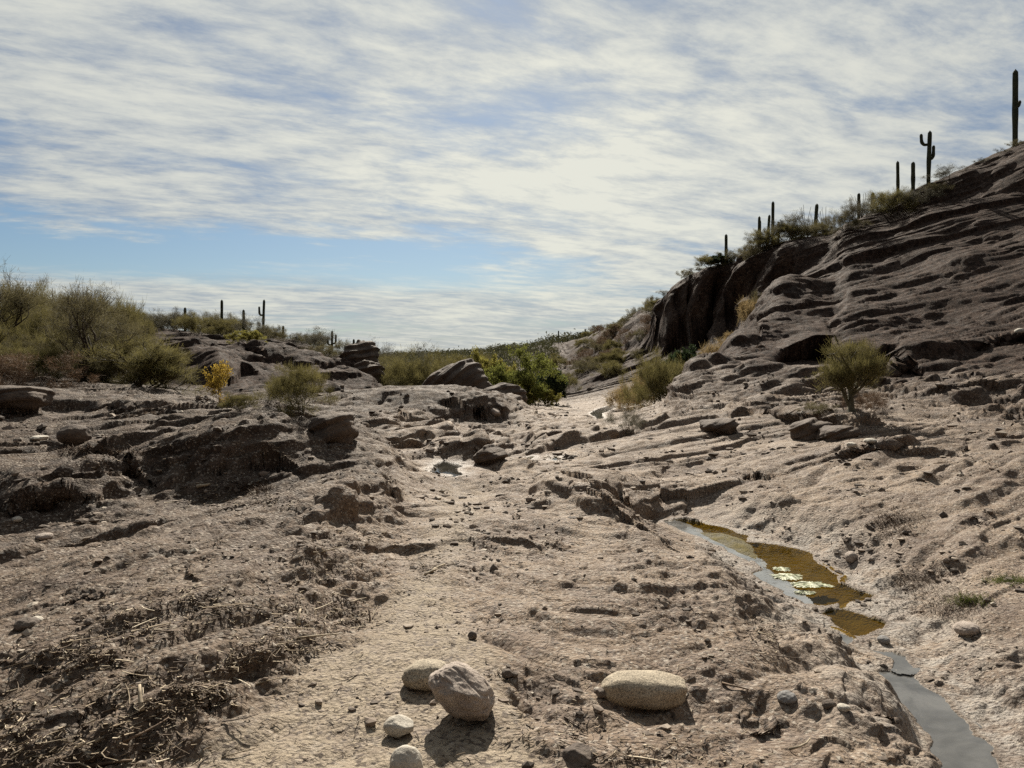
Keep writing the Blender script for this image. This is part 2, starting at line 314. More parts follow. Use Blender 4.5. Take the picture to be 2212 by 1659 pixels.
def centre_line(W, y):
    ys = np.linspace(W[:, 1].min()+1e-3, W[:, 1].max()-1e-3, 24); c = []
    for q in ys:
        xs = []
        for i in range(len(W)):
            a, b = W[i], W[(i+1) % len(W)]
            if (a[1] > q) != (b[1] > q): xs.append(a[0]+(q-a[1])/(b[1]-a[1])*(b[0]-a[0]))
        c.append((min(xs)+max(xs))/2/q if xs else W[:, 0].mean()/q)
    return np.interp(y, ys, c)
near_water = np.full(GX.shape, 9.0)
under_water = np.zeros(GX.shape)
silt = np.zeros(GX.shape)
for pl in POOLS:
    W = np.array(wpoly(pl['uv'], pl['z'])); pl['poly'] = W
    c = W.mean(0); big = np.abs(W-c).max()+4
    m = (np.abs(GX-c[0]) < big) & (np.abs(GY-c[1]) < big)
    x, y = GX[m], GY[m]
    sc = 1.0 if c[1] < 10 else 2.5
    xd = x+.035*sc*gn(x, y, 0, .16*sc, 1)+.012*sc*gn(x, y, 0, .05*sc, 11); yd = y+.05*sc*gn(x, y, 0, .2*sc, 2)+.015*sc*gn(x, y, 0, .06*sc, 12)
    sd = poly_sd(W, xd, yd)
    bear = x/np.maximum(y, .1); cb = centre_line(W, y)
    w = np.where(bear < cb, pl['wl'], pl['wr'])
    t = np.clip(sd/w, 0, 1); k = np.where(bear < cb, t**.6, t**1.3)
    h = HH[m]; lvl = pl['z']
    h = np.where(sd < 0, lvl-pl['deep']*(1-np.exp(sd*8/sc)), (lvl+.004)*(1-k)+np.maximum(h, lvl+.03)*k)
    h = np.where((sd < w) & ~((sd >= 0) & (under_water[m] > 0)), h, HH[m])
    HH[m] = h
    near_water[m] = np.minimum(near_water[m], sd/sc)
    pl['mask'] = np.zeros(GX.shape, bool); pl['mask'][m] = sd < .07*sc
    under_water[m] = np.maximum(under_water[m], (sd < 0)*1.0)
    if pl['kind'] == 'silt': silt[m] = np.maximum(silt[m], (sd < .02)*1.0)
# the low rock islet that splits the upper pool
isl = wpoly(c6([(600,275),(700,278),(800,305),(850,350),(875,405),(800,378),(700,328)]), -.48)
sd = poly_sd(isl, GX+.03*gn(GX, GY, 0, .15, 1), GY)
HH = np.where(sd < .05, np.maximum(HH, -.478+np.clip(.05-sd, 0, .25)*.22-.008), HH)
under_water *= (HH < -.3)*1.0
calm = sstep(-.02, .25, near_water)

# ------------------------------------------------------------------ surface relief: bedding steps and weathering
PX = np.stack([GX, GY, HH], -1)
dU = np.gradient(PX, axis=1); dV = np.gradient(PX, axis=0)
NB = np.cross(dU, dV); NB /= np.maximum(np.linalg.norm(NB, axis=-1), 1e-9)[..., None]
NB *= np.sign(NB[..., 2:3]+1e-9)
sel = (np.abs(TH) < d2r(60)) & (R < 170) & (R > 1.6)
x, y, z = GX[sel], GY[sel], HH[sel]; r = R[sel]
pu = GU[sel]; pv = V0+(CAMZ-z)*F/y
# place masks
sand_poly = [(250,1800),(430,1610),(560,1500),(660,1420),(760,1360),(860,1270),(905,1225),(990,1250),(1010,1320),(1090,1430),(1150,1560),(1240,1800)]
wsd = poly_sd(sand_poly, pu+30*gn(x, y, 0, .5, 21), pv+25*gn(x, y, 0, .4, 22))
sandm = 1-sstep(-60, 25, wsd)
tr = poly_sd([(880,1230),(1000,1235),(1060,1060),(960,1035),(930,1100)], pu+20*gn(x, y, 0, .6, 2), pv)
sandm = np.maximum(sandm, .6*(1-sstep(-30, 25, tr)))
hill_r = np.maximum(sstep(0, .55, z)*sstep(1200, 1420, pu)*sstep(11, 16, r), sstep(42, 52, r)*sstep(1180, 1230, pu))
hill_l = sstep(24, 30, r)*(1-sstep(800, 860, pu))
left = (1-sstep(760, 900, pu))*sstep(6.5, 8.5, r)
rough = np.clip(.35+.65*np.maximum(hill_r, np.maximum(hill_l, left)), 0, 1)
rough *= (1-.75*sandm)
hl = np.maximum(hill_r, hill_l)
ph = np.radians(58-26*sstep(850, 1350, pu)); cp, sp_ = np.cos(ph), np.sin(ph)
CA = (x*cp+y*sp_)*(1-hl)+(.90*x+.20*y+.30*z)*hl
CP = CA.copy()
CA = CA*(1-.55*hl)
CB = (-x*sp_+y*cp)*(1-hl)+(y-.15*x)*hl
CC = z*(1-hl)+(.95*z-.30*x)*hl
def gs(lam, o, k): return gn(CA/k, CB, CC, lam, o)        # relief drawn out along the strike of the beds
big = gs(2.2, 1, 2.0)
S = z+.22*y-.25*x+.16*big+.05*gn(x, y, z, .7, 2)
def nyq(lam): return 1-sstep(lam*.16, lam*.45, .0022*r)
disp = np.zeros_like(x)
bed = sstep(8.5, 12, r)*(1-sstep(34, 44, r))*(1-hl)*(.35+.65*sstep(700, 860, pu))          # the knobbly bedrock of the channel
apron = sstep(1180, 1330, pu)*sstep(5, 7, r)*(1-hill_r)      # long clean slabs below the right slope
disp += .05*rough*big*sstep(3, 9, r)
disp += bed*(1-.7*apron)*(1-.6*sstep(1120, 1170, pu))*(.18*gs(1.8, 15, 2.4)+.20*np.abs(gs(1.2, 16, 2.6))-.06+.07*np.abs(gs(.5, 19, 2.6)))
disp += hl*(.30*gs(3.2, 13, 2)+.10*gs(1.5, 14, 3))
lf = (1-sstep(700, 900, pu))*sstep(3.5, 7, r)*(1-sstep(15, 24, r))
disp += lf*(.07*gs(1.3, 17, 2.4)+.03*gs(.5, 18, 2.5))
for T, A, o in ((1.5, .24, 5), (.55, .34, 6), (.19, .50, 7), (.065, .48, 8)):
    s = (S+.22*T*gs(T*1.3, o, 4)+.22*T*gs(T*5, o+3, 3.5))/T
    k = np.floor(s); t = s-k
    hsh = np.modf(np.abs(np.sin(k*12.9898+o)*43758.5453))[0]
    prof = sstep(0, .10, t)-t**1.2
    mod = np.clip(.45+1.5*gs(T*2.2+.2, o+20, 5), 0, 1.5)*(.3+1.0*hsh)
    amp = A*T*np.maximum(rough, .9*bed)*(1-(.4*hl if .3 < T < 1 else 0))
    if T > 1: amp = amp*hl
    elif T > .5: amp = amp*np.maximum(np.maximum(hl, bed*.6), .35*lf)
    elif T > .1: amp = amp*(.12+.88*sstep(4, 10, r))
    disp += amp*mod*prof*nyq(T)
# lumpy weathering, pits and grit
gain = (.45+.55*rough)*(1-.5*sandm)*(1+.35*hl)*(1-.35*apron)
patch = np.clip(.75+.9*gn(x, y, z, 1.7, 30), .2, 1.7)
for lam, A, o, st in ((1.1, .035, 31, 3), (.42, .036, 32, 3), (.20, .036, 33, 2.6), (.10, .027, 34, 2.0), (.05, .017, 35, 1.4), (.024, .0085, 36, 1.0)):
    n = gs(lam, o, st)
    n = np.where(n < 0, n*1.5, n*.7) if lam > .15 else n
    disp += A*n*gain*nyq(lam)*(patch if lam < .6 else sstep(2, 7, r)*.9+.1)
# flakes: broken edges that face down the dip
for lam, A, o in ((.34, .045, 44), (.9, .055, 48)):
    rg = 1-2*np.abs(gs(lam, o, 3)); disp += A*np.clip(rg-.35, 0, 1)*gain*patch*nyq(lam)
# grooves worn by running water along the beds
gr = 1-3.6*np.abs(gs(.55, 49, 7)); disp -= .07*np.clip(gr, 0, 1)*(1-sandm)*(1-.4*hl)*patch*nyq(.3)
# pocked hollows where pebbles have dropped out
for lam, A, th0, o in ((.10, .035, .38, 40), (.19, .07, .42, 41), (.5, .22, .46, 42)):
    pk = gs(lam, o, 1.6); disp -= A*np.clip(pk-th0, 0, 1)*nyq(lam)*(1-sandm)
pk = gs(1.0, 45, 3); disp -= .35*np.clip(pk-.45, 0, 1)*nyq(1.0)*(hl+.25*lf)
# stones bedded in the rock face of the hill
for lam, A, o in ((.55, .26, 43), (.28, .16, 46), (.14, .07, 47)):
    pk = gs(lam, o, 1.4); disp += A*np.clip(pk-.44, 0, 1)*nyq(lam)*np.clip(hl+.5*lf+.25*bed, 0, 1)
# pebbles of the conglomerate standing proud, flakes and chips broken from the beds
for lam, A, sh, sd_, ax in ((.075, .020, .45, 1, 1.3), (.15, .036, .35, 2, 1.5), (.33, .055, .30, 3, 1.6), (.75, .07, .25, 4, 1.8)):
    pb = pebbles(CP, CB, lam, sh, sd_, ax)*(1+1.2*hl)
    w = np.clip(gn(x, y, z, lam*9, 70+sd_)*2.2+.45, 0, 1)*(1-.85*sandm)
    if lam > .3: w = w*np.clip(hl+.45*lf, 0, 1)
    elif lam > .1: w = w*np.clip(.35+hl+.5*lf, 0, 1)
    disp += A*pb*w*nyq(lam*.8)
for lam, A, sd_, ax in ((.11, .014, 11, 1.8),):
    pb = pebbles(CP+.02*gn(x, y, z, .1, 91), CB, lam, .6, sd_, ax)
    disp -= A*(pb > .25)*np.clip(gn(x, y, z, lam*7, 76+sd_)*2.5+.1, 0, 1)*(1-sandm)*nyq(lam*.8)
# foot-trodden sand
disp += sandm*(.010*gn(x, y, z, .14, 51)*nyq(.14)-.018*np.clip(gn(x, y, z, .20, 52)-.3, 0, 1))
disp *= calm[sel]*CAVE[sel]
Pn = PX[sel]+NB[sel]*disp[:, None]
PX[sel] = Pn
# face of the overhanging cliff: hollowed under the rim
m = sel & (R > 40) & (R < 62) & (GU > 1415) & (GU < 1720)
f = sstep(2.0, 4.5, PX[..., 2])*(1-sstep(5.0, 8.5, PX[..., 2]))
gx = np.zeros(GX.shape); gx[m] = gn(GX[m], GY[m]*.15, PX[..., 2][m]*.12, 1.3, 61)+.5*gn(GX[m], GY[m]*.2, PX[..., 2][m]*.3, .5, 62)
PX[m, 1] += ((1.3*f+.9*gx*f))[m]
PX[..., 1] += YSH

PU = U0+F*PX[..., 0]/np.maximum(PX[..., 1], .05); PV = V0+(CAMZ-PX[..., 2])*F/np.maximum(PX[..., 1], .05)
nr, nc = TH.shape
_r0 = int(np.searchsorted(rr, 1.9))
def hit(u, v, back=None):
    """the first piece of ground seen along a bearing at picture row v (near to far)"""
    c = int(np.argmin(np.abs(GU[0]-u)+10*(np.abs(th) > 1.0)))
    k = np.nonzero(PV[_r0:, c] <= v)[0]
    i = _r0+(int(k[0]) if len(k) else nr-1-_r0)
    return PX[i, c].copy()
def at(u, Y):
    """ground at bearing u and distance Y"""
    c = int(np.argmin(np.abs(GU[0]-u)+10*(np.abs(th) > 1.0)))
    i = int(np.argmin(np.abs(PX[:, c, 1]-Y)))
    return PX[i, c].copy()

# ------------------------------------------------------------------ materials
def mat(name):
    m = bpy.data.materials.new(name); m.use_nodes = True
    nt = m.node_tree; nt.nodes.clear()
    return m, nt, nt.nodes.new('ShaderNodeOutputMaterial')
class N:
    """short-hand for wiring shader nodes"""
    def __init__(s, nt): s.nt = nt
    def new(s, t, **kw):
        n = s.nt.nodes.new(t)
        for k, v in kw.items():
            if hasattr(n, k): setattr(n, k, v)
        return n
    def put(s, sock, v):
        if isinstance(v, bpy.types.NodeSocket): s.nt.links.new(v, sock)
        elif isinstance(v, (tuple, list)) and len(v) == 3 and sock.type == 'RGBA': sock.default_value = (*v, 1)
        else: sock.default_value = v
    def math(s, op, a, b=0.0, c=None, clamp=False):
        n = s.new('ShaderNodeMath', operation=op, use_clamp=clamp); s.put(n.inputs[0], a); s.put(n.inputs[1], b)
        if c is not None: s.put(n.inputs[2], c)
        return n.outputs[0]
    def mix(s, f, a, b, blend='MIX'):
        n = s.new('ShaderNodeMix', data_type='RGBA', blend_type=blend); s.put(n.inputs[0], f); s.put(n.inputs[6], a); s.put(n.inputs[7], b)
        return n.outputs[2]
    def noise(s, vec, scale, detail=4, rough=.6, dist=0.0, out=0):
        n = s.new('ShaderNodeTexNoise'); s.put(n.inputs['Vector'], vec); n.inputs['Scale'].default_value = scale
        n.inputs['Detail'].default_value = detail; n.inputs['Roughness'].default_value = rough; n.inputs['Distortion'].default_value = dist
        return n.outputs[out]
    def voro(s, vec, scale, feature='F1', out=0, rnd=1.0):
        n = s.new('ShaderNodeTexVoronoi', feature=feature); s.put(n.inputs['Vector'], vec); n.inputs['Scale'].default_value = scale
        n.inputs['Randomness'].default_value = rnd
        return n.outputs[out]
    def rng(s, v, a, b, c=0.0, d=1.0, smooth=True):
        n = s.new('ShaderNodeMapRange', interpolation_type='SMOOTHSTEP' if smooth else 'LINEAR')
        s.put(n.inputs[0], v); n.inputs[1].default_value = a; n.inputs[2].default_value = b; n.inputs[3].default_value = c; n.inputs[4].default_value = d
        return n.outputs[0]
    def scale(s, vec, sc):
        n = s.new('ShaderNodeMapping'); s.put(n.inputs[0], vec); n.inputs['Scale'].default_value = sc; return n.outputs[0]
    def attr(s, name):
        return s.new('ShaderNodeAttribute', attribute_name=name).outputs['Fac']
    def bump(s, h, strength, dist, normal=None):
        n = s.new('ShaderNodeBump'); n.inputs['Strength'].default_value = strength; n.inputs['Distance'].default_value = dist
        s.put(n.inputs['Height'], h)
        if normal is not None: s.put(n.inputs['Normal'], normal)
        return n.outputs[0]

def ground_material():
    m, nt, out = mat('bedrock_ground'); g = N(nt)
    pos = g.new('ShaderNodeNewGeometry').outputs['Position']
    b = g.new('ShaderNodeBsdfPrincipled'); nt.links.new(b.outputs[0], out.inputs[0])
    sand, hill, wet, bank, pale, dirt = [g.attr(k) for k in ('sand', 'hill', 'wet', 'bank', 'pale', 'dirt')]
    n1 = g.noise(pos, .8, 5, .65); n2 = g.noise(pos, 5.5, 6, .7); n3 = g.noise(pos, 38, 5, .7); n4 = g.noise(pos, 2.3, 4, .6)
    base = g.mix(g.rng(n1, .35, .65), (.166,.117,.081), (.282,.211,.150))
    base = g.mix(g.rng(n4, .42, .7, 0, .7), base, (.170,.128,.102))
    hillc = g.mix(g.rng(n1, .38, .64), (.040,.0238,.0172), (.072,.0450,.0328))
    bankc = g.mix(g.rng(n4, .35, .65), (.067,.047,.034), (.114,.083,.060))
    c = g.mix(bank, base, bankc)
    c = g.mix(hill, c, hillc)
    sandc = g.mix(g.rng(n2, .35, .68), (.265,.212,.152), (.325,.266,.196))
    c = g.mix(g.math('MULTIPLY', sand, g.rng(n2, .30, .52, .35, 1.0)), c, sandc)
    c = g.mix(g.math('MULTIPLY', pale, g.rng(n2, .38, .60)), c, (.38,.35,.315))
    c = g.mix(g.math('MULTIPLY', dirt, g.rng(n2, .36, .58)), c, (.085,.058,.038))
    c = g.mix(g.rng(g.noise(pos, 16, 5, .72), .50, .72, 0, .5), c, g.mix(hill, (.105,.078,.060), (.030,.020,.016)))
    # grit: pebble-coloured cells, mineral flecks
    dull = g.math('SUBTRACT', 1.0, g.math('MULTIPLY', hill, .65))
    vc = g.voro(pos, 60, out=1); vcl = g.new('ShaderNodeSeparateColor'); nt.links.new(vc, vcl.inputs[0])
    c = g.mix(g.math('MULTIPLY', g.rng(vcl.outputs[0], .76, .95, 0, .75), g.math('MULTIPLY', dull, g.math('SUBTRACT', 1.0, g.math('MULTIPLY', sand, .6)))), c, (.40,.35,.29))
    c = g.mix(g.rng(vcl.outputs[1], .74, .95, 0, .8), c, g.mix(hill, (.070,.050,.040), (.020,.014,.012)))
    v2 = g.voro(pos, 13, out=1); vs2 = g.new('ShaderNodeSeparateColor'); nt.links.new(v2, vs2.inputs[0])
    c = g.mix(g.math('MULTIPLY', g.rng(vs2.outputs[0], .86, .97, 0, .5), g.math('MULTIPLY', dull, g.rng(n2, .45, .6))), c, (.34,.29,.24))
    v3 = g.voro(pos, 6.5, out=1); vs3 = g.new('ShaderNodeSeparateColor'); nt.links.new(v3, vs3.inputs[0])
    far_ = g.math('MAXIMUM', hill, g.math('MULTIPLY', bank, .6))
    c = g.mix(g.math('MULTIPLY', far_, g.rng(vs3.outputs[0], .88, .97, 0, .5)), c, (.15,.115,.095))
    c = g.mix(g.math('MULTIPLY', far_, g.rng(vs3.outputs[1], .70, .95, 0, .75)), c, (.018,.013,.011))
    c = g.mix(g.math('MULTIPLY', far_, g.rng(vs2.outputs[1], .70, .95, 0, .75)), c, (.020,.014,.012))
    c = g.mix(g.math('MULTIPLY', dull, g.rng(n3, .58, .80, 0, .45)), c, (.42,.36,.30))
    c = g.mix(g.rng(n3, .42, .22, 0, .55), c, (.070,.050,.040))
    # bedding bands follow the dip of the rock
    dip = g.new('ShaderNodeVectorMath', operation='DOT_PRODUCT'); nt.links.new(pos, dip.inputs[0]); dip.inputs[1].default_value = (-.25, .22, 1.0)
    cb = g.new('ShaderNodeCombineXYZ'); nt.links.new(dip.outputs['Value'], cb.inputs[2])
    sx = g.new('ShaderNodeSeparateXYZ'); nt.links.new(pos, sx.inputs[0])
    nt.links.new(g.math('MULTIPLY', sx.outputs[0], .10), cb.inputs[0]); nt.links.new(g.math('MULTIPLY', sx.outputs[1], .10), cb.inputs[1])
    band = g.noise(cb.outputs[0], 9, 5, .7, .4)
    c = g.mix(g.math('MULTIPLY', g.rng(band, .52, .66, 0, .45), g.math('SUBTRACT', 1.0, sand)), c, g.mix(hill, (.13,.095,.076), (.034,.024,.020)))
    under = g.mix(g.rng(n2, .35, .65), (.062,.048,.009), (.120,.094,.020))
    siltc = g.attr('silt')
    under = g.mix(siltc, under, (.25,.235,.21))
    c = g.mix(wet, c, under)
    damp = g.attr('damp')
    c = g.mix(g.math('MULTIPLY', damp, .55), c, (.10,.075,.055))
    nt.links.new(c, b.inputs['Base Color'])
    b.inputs['Roughness'].default_value = .92;  g.put(b.inputs['Specular IOR Level'], g.math('MULTIPLY', g.math('SUBTRACT', 1.0, g.math('MAXIMUM', g.math('MULTIPLY', hill, .82), g.math('MULTIPLY', bank, .5))), .21))
    g.put(b.inputs['Roughness'], g.math('SUBTRACT', g.rng(n2, .3, .7, .66, .9), g.math('MULTIPLY', damp, .3)))
    hb = g.math('ADD', g.math('MULTIPLY', n3, .5), g.math('MULTIPLY', g.noise(pos, 120, 3, .6), .25))
    hb = g.math('ADD', hb, g.math('MULTIPLY', g.voro(pos, 45), -.35))
    nb = g.bump(band, .5, .03)
    nb = g.bump(n2, .8, .06, nb)
    nb = g.bump(hb, 1.0, .03, nb)
    nt.links.new(nb, b.inputs['Normal'])
    return m
M_GROUND = ground_material()

def rock_material(name, c1, c2, fleck=(.05,.04,.035), fl=.5, sc=1.0, bump=.6, grain=150):
    m, nt, out = mat(name); g = N(nt)
    pos = g.new('ShaderNodeTexCoord').outputs['Object']
    b = g.new('ShaderNodeBsdfPrincipled'); nt.links.new(b.outputs[0], out.inputs[0])
    n1 = g.noise(pos, 6*sc, 6, .65); n2 = g.noise(pos, grain*sc, 2, .6); n3 = g.noise(pos, 35*sc, 5, .7)
    c = g.mix(g.rng(n1, .35, .65), c1, c2)
    c = g.mix(g.rng(n2, .50, .68, 0, fl), c, fleck)
    c = g.mix(g.rng(n2, .45, .30, 0, fl*.7), c, tuple(min(.75, v*1.7) for v in c2))
    c = g.mix(g.rng(n3, .58, .75, 0, .5), c, tuple(v*.45 for v in c1))
    nt.links.new(c, b.inputs['Base Color']); b.inputs['Roughness'].default_value = .85; b.inputs['Specular IOR Level'].default_value = .3
    nb = g.bump(n3, bump, .012/sc); nb = g.bump(n2, .35, .003/sc, nb)
    nt.links.new(nb, b.inputs['Normal'])
    return m
M_GRANITE = rock_material('speckled_granite', (.30,.25,.18), (.42,.36,.27), fl=.75)
M_BOULDER = rock_material('weathered_boulder', (.29,.238,.20), (.44,.375,.32), fl=.5, bump=1.0, sc=1.6)
M_PALE = rock_material('pale_stone', (.40,.36,.30), (.52,.48,.41), fl=.3)
M_GREY = rock_material('grey_stone', (.17,.165,.16), (.26,.25,.24), fl=.3)
M_DARKST = rock_material('dark_stone', (.085,.065,.052), (.15,.12,.095), fl=.3)
M_OUTCROP = rock_material('outcrop_rock', (.072,.052,.040), (.125,.094,.071), fl=.5, sc=.35, bump=1.0, grain=90)

def plain(name, col, rough=.8, var=.35, sc=8.0, transl=0.0, col2=None):
    m, nt, out = mat(name); g = N(nt)
    pos = g.new('ShaderNodeNewGeometry').outputs['Position']
    n = g.noise(pos, sc, 3, .6)
    c = g.mix(g.rng(n, .3, .7), tuple(v*(1-var) for v in col), col2 or tuple(v*(1+var) for v in col))
    b = g.new('ShaderNodeBsdfPrincipled'); nt.links.new(c, b.inputs['Base Color']); b.inputs['Roughness'].default_value = rough
    b.inputs['Specular IOR Level'].default_value = .2
    if transl:
        t = g.new('ShaderNodeBsdfTranslucent'); nt.links.new(c, t.inputs[0])
        mx = g.new('ShaderNodeMixShader'); mx.inputs[0].default_value = transl
        nt.links.new(b.outputs[0], mx.inputs[1]); nt.links.new(t.outputs[0], mx.inputs[2]); nt.links.new(mx.outputs[0], out.inputs[0])
    else: nt.links.new(b.outputs[0], out.inputs[0])
    return m
M_FAR = plain('far_brush', (.075,.075,.036), transl=.25, sc=.4)
M_BARK = plain('dark_bark', (.055,.042,.032))
M_BARKG = plain('grey_green_bark', (.10,.09,.06))
M_OLIVE = plain('olive_twigs', (.150,.132,.052), transl=.4, sc=3)
M_OLIVE2 = plain('dull_olive_twigs', (.130,.114,.060), transl=.35, sc=3)
M_GREEN = plain('green_leaves', (.14,.15,.038), transl=.5, sc=2)
M_YGREEN = plain('yellow_green_leaves', (.22,.20,.05), transl=.5, sc=2)
M_DARKG = plain('dark_green_leaves', (.045,.065,.028), transl=.3, sc=2)
M_YELLOW = plain('yellow_leaves', (.32,.225,.045), transl=.5, sc=6)
M_BROWN = plain('dry_brown_twigs', (.17,.115,.075), transl=.2, sc=5)
M_GREYT = plain('grey_twigs', (.15,.14,.10), transl=.2, sc=5)
M_STRAW = plain('straw', (.33,.25,.13), transl=.3, sc=6)
M_CACT = plain('cactus_skin', (.050,.058,.034), rough=.6, sc=5)
M_WOOD = plain('bleached_wood', (.34,.28,.20), sc=20, var=.4)
M_WOODD = plain('weathered_brown_wood', (.13,.09,.06), sc=15, var=.5)
M_GRASS = plain('short_green_grass', (.12,.14,.04), transl=.3, sc=10)
M_ALGAE = plain('floating_algae', (.20,.25,.10), sc=30, var=.4, rough=.6, col2=(.62,.62,.48))

def water_material(name, tint, diffuse, df, rough=.01, ior=1.33):
    m, nt, out = mat(name); g = N(nt)
    pos = g.new('ShaderNodeNewGeometry').outputs['Position']
    nb = g.bump(g.noise(pos, 14, 3, .5), .10, .02)
    tr = g.new('ShaderNodeBsdfTransparent'); tr.inputs[0].default_value = (*tint, 1)
    d = g.new('ShaderNodeBsdfDiffuse'); nt.links.new(g.mix(g.rng(g.noise(pos, 3.5, 5, .6, .6), .35, .68), tuple(v*.62 for v in diffuse), tuple(v*1.2 for v in diffuse)), d.inputs[0])
    mx = g.new('ShaderNodeMixShader'); mx.inputs[0].default_value = df
    nt.links.new(tr.outputs[0], mx.inputs[1]); nt.links.new(d.outputs[0], mx.inputs[2])
    gl = g.new('ShaderNodeBsdfGlossy'); gl.inputs['Roughness'].default_value = rough; nt.links.new(nb, gl.inputs['Normal'])
    fr = g.new('ShaderNodeFresnel'); fr.inputs[0].default_value = ior; nt.links.new(nb, fr.inputs['Normal'])
    m2 = g.new('ShaderNodeMixShader'); nt.links.new(fr.outputs[0], m2.inputs[0])
    nt.links.new(mx.outputs[0], m2.inputs[1]); nt.links.new(gl.outputs[0], m2.inputs[2]); nt.links.new(m2.outputs[0], out.inputs[0])
    return m
M_WATER = {'brown': water_material('brown_water', (.74,.60,.24), (.05,.036,.008), .10, .01, 1.07),
           'film': water_material('water_film_sky_glare', (.8,.8,.78), (.55,.55,.53), .3, .06, 7.0),  # pale diffuse and overdriven Fresnel index stand in for bright sky reflection
           'silt': water_material('silty_sky_grey_water', (.7,.68,.64), (.20,.195,.185), .55, .015, 1.6),  # murky silt; the grey diffuse also stands in for reflected sky
           'clear': water_material('clear_water', (.7,.7,.66), (.12,.11,.09), .3)}

# ------------------------------------------------------------------ ground object
def build_ground():
    idx = np.arange(nr*nc, dtype=np.int32).reshape(nr, nc)
    q = np.stack([idx[:-1, :-1], idx[:-1, 1:], idx[1:, 1:], idx[1:, :-1]], -1).reshape(-1, 4)
    me = mesh_np('ground', PX.reshape(-1, 3), q, M_GROUND)
    def put(name, full):
        a = me.attributes.new(name, 'FLOAT', 'POINT'); a.data.foreach_set('value', np.ascontiguousarray(full, dtype=np.float32).ravel())
    def full(v, fill=0.0):
        a = np.full(GX.shape, fill); a[sel] = v; return a
    put('sand', full(sandm)); nz = .55*gn(x, y, z, 1.6, 72)+.3*gn(x, y, z, .5, 73)
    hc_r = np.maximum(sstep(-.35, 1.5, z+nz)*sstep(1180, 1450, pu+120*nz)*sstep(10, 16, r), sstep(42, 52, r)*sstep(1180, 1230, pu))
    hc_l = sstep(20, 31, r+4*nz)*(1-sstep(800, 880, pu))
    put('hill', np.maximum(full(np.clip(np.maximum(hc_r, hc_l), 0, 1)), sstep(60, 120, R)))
    put('bank', full(np.clip(left*.95+.5*(1-sstep(500, 800, pu))*(1-sandm)+.95*sstep(18.5, 21.5, r+1.5*nz)*(1-sstep(1080, 1150, pu))*(1-sstep(40, 50, r)), 0, 1)))
    put('wet', under_water); put('silt', silt)
    put('damp', (1-sstep(.0, .10, near_water))*(1-under_water)*.8)
    pale = (1-sstep(.05, .9, near_water))*sstep(.0, .05, near_water)*(GU > 1500)
    put('pale', pale*.9)
    dirt = np.zeros(x.shape)
    for (u, v, a, b2, k) in DIRT:
        dirt = np.maximum(dirt, k*(1-sstep(.4, 1.15, np.hypot((pu-u)/a, (pv-v)/b2)+.5*gn(x, y, z, .22, 71))))
    put('dirt', full(dirt))
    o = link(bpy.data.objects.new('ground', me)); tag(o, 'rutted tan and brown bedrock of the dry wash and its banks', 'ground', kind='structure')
LITTER = [  # drifts of twigs and dry leaves: picture place, half-widths, share
 (498,1075,85,22,1.2),(433,1305,110,32,1.6),(303,1357,120,28,1.1),(173,1418,70,22,1.2),(217,1478,150,65,1.0),(650,1340,70,55,1.3),(758,1331,50,22,.8),(615,1409,60,20,.7),
 (270,1590,100,50,.8),(150,1640,110,25,.8),(22,1587,40,50,.7),(758,1170,60,16,.6),(715,1227,60,30,.8),(925,1222,40,22,.7),(433,1500,60,25,.9),(520,1435,40,22,.6),
 (1656,1379,25,28,.4),(1240,1590,110,40,.35),(1430,1630,120,25,.35),(600,990,60,15,.3),(250,985,130,15,.5),(1080,1460,25,12,.12),(940,1300,30,20,.15),(350,1530,60,40,.9)]
DIRT = [(u, v, a*1.1, b*1.15, .55) for u, v, a, b, s in LITTER[:16]]+[(1935,1130,60,34,.9),(2060,1310,90,40,.7),(1975,1260,70,30,.5),(1420,1405,60,25,.45),(2180,1255,50,12,.5)]
build_ground()

# ------------------------------------------------------------------ water
LAB = ['brown shallow pool with floating algae below the stream bank','thin bright film of water along the left side of the upper stream','bright film of water at the left edge of the algae pool','small brown pool just downstream of the algae pool','thin silvery film of water below the small brown pool',
 'narrow trickle of water feeding the long grey pool','long grey pool reflecting sky at the nearest end of the stream','bright round pool in the middle of the bedrock channel',
 'thin bright puddle between rounded rocks in the channel','tiny bright puddle under the sloping rock apron','far strip of pale water by the dry grass bank']
_idx = np.arange(nr*nc, dtype=np.int64).reshape(nr, nc)
for pl, lab in zip(POOLS, LAB):
    k = pl['mask']; q = k[:-1, :-1] & k[:-1, 1:] & k[1:, 1:] & k[1:, :-1]
    f = np.stack([_idx[:-1, :-1][q], _idx[:-1, 1:][q], _idx[1:, 1:][q], _idx[1:, :-1][q]], -1)
    used, inv = np.unique(f, return_inverse=True); inv = inv.reshape(f.shape)
    V = np.stack([GX.ravel()[used], GY.ravel()[used], np.full(len(used), pl['z'])], -1)
    o = link(bpy.data.objects.new('water', mesh_np('water', V, inv, M_WATER[pl['kind']], False)))
    tag(o, lab, 'water', 'pools along the wash', 'structure')

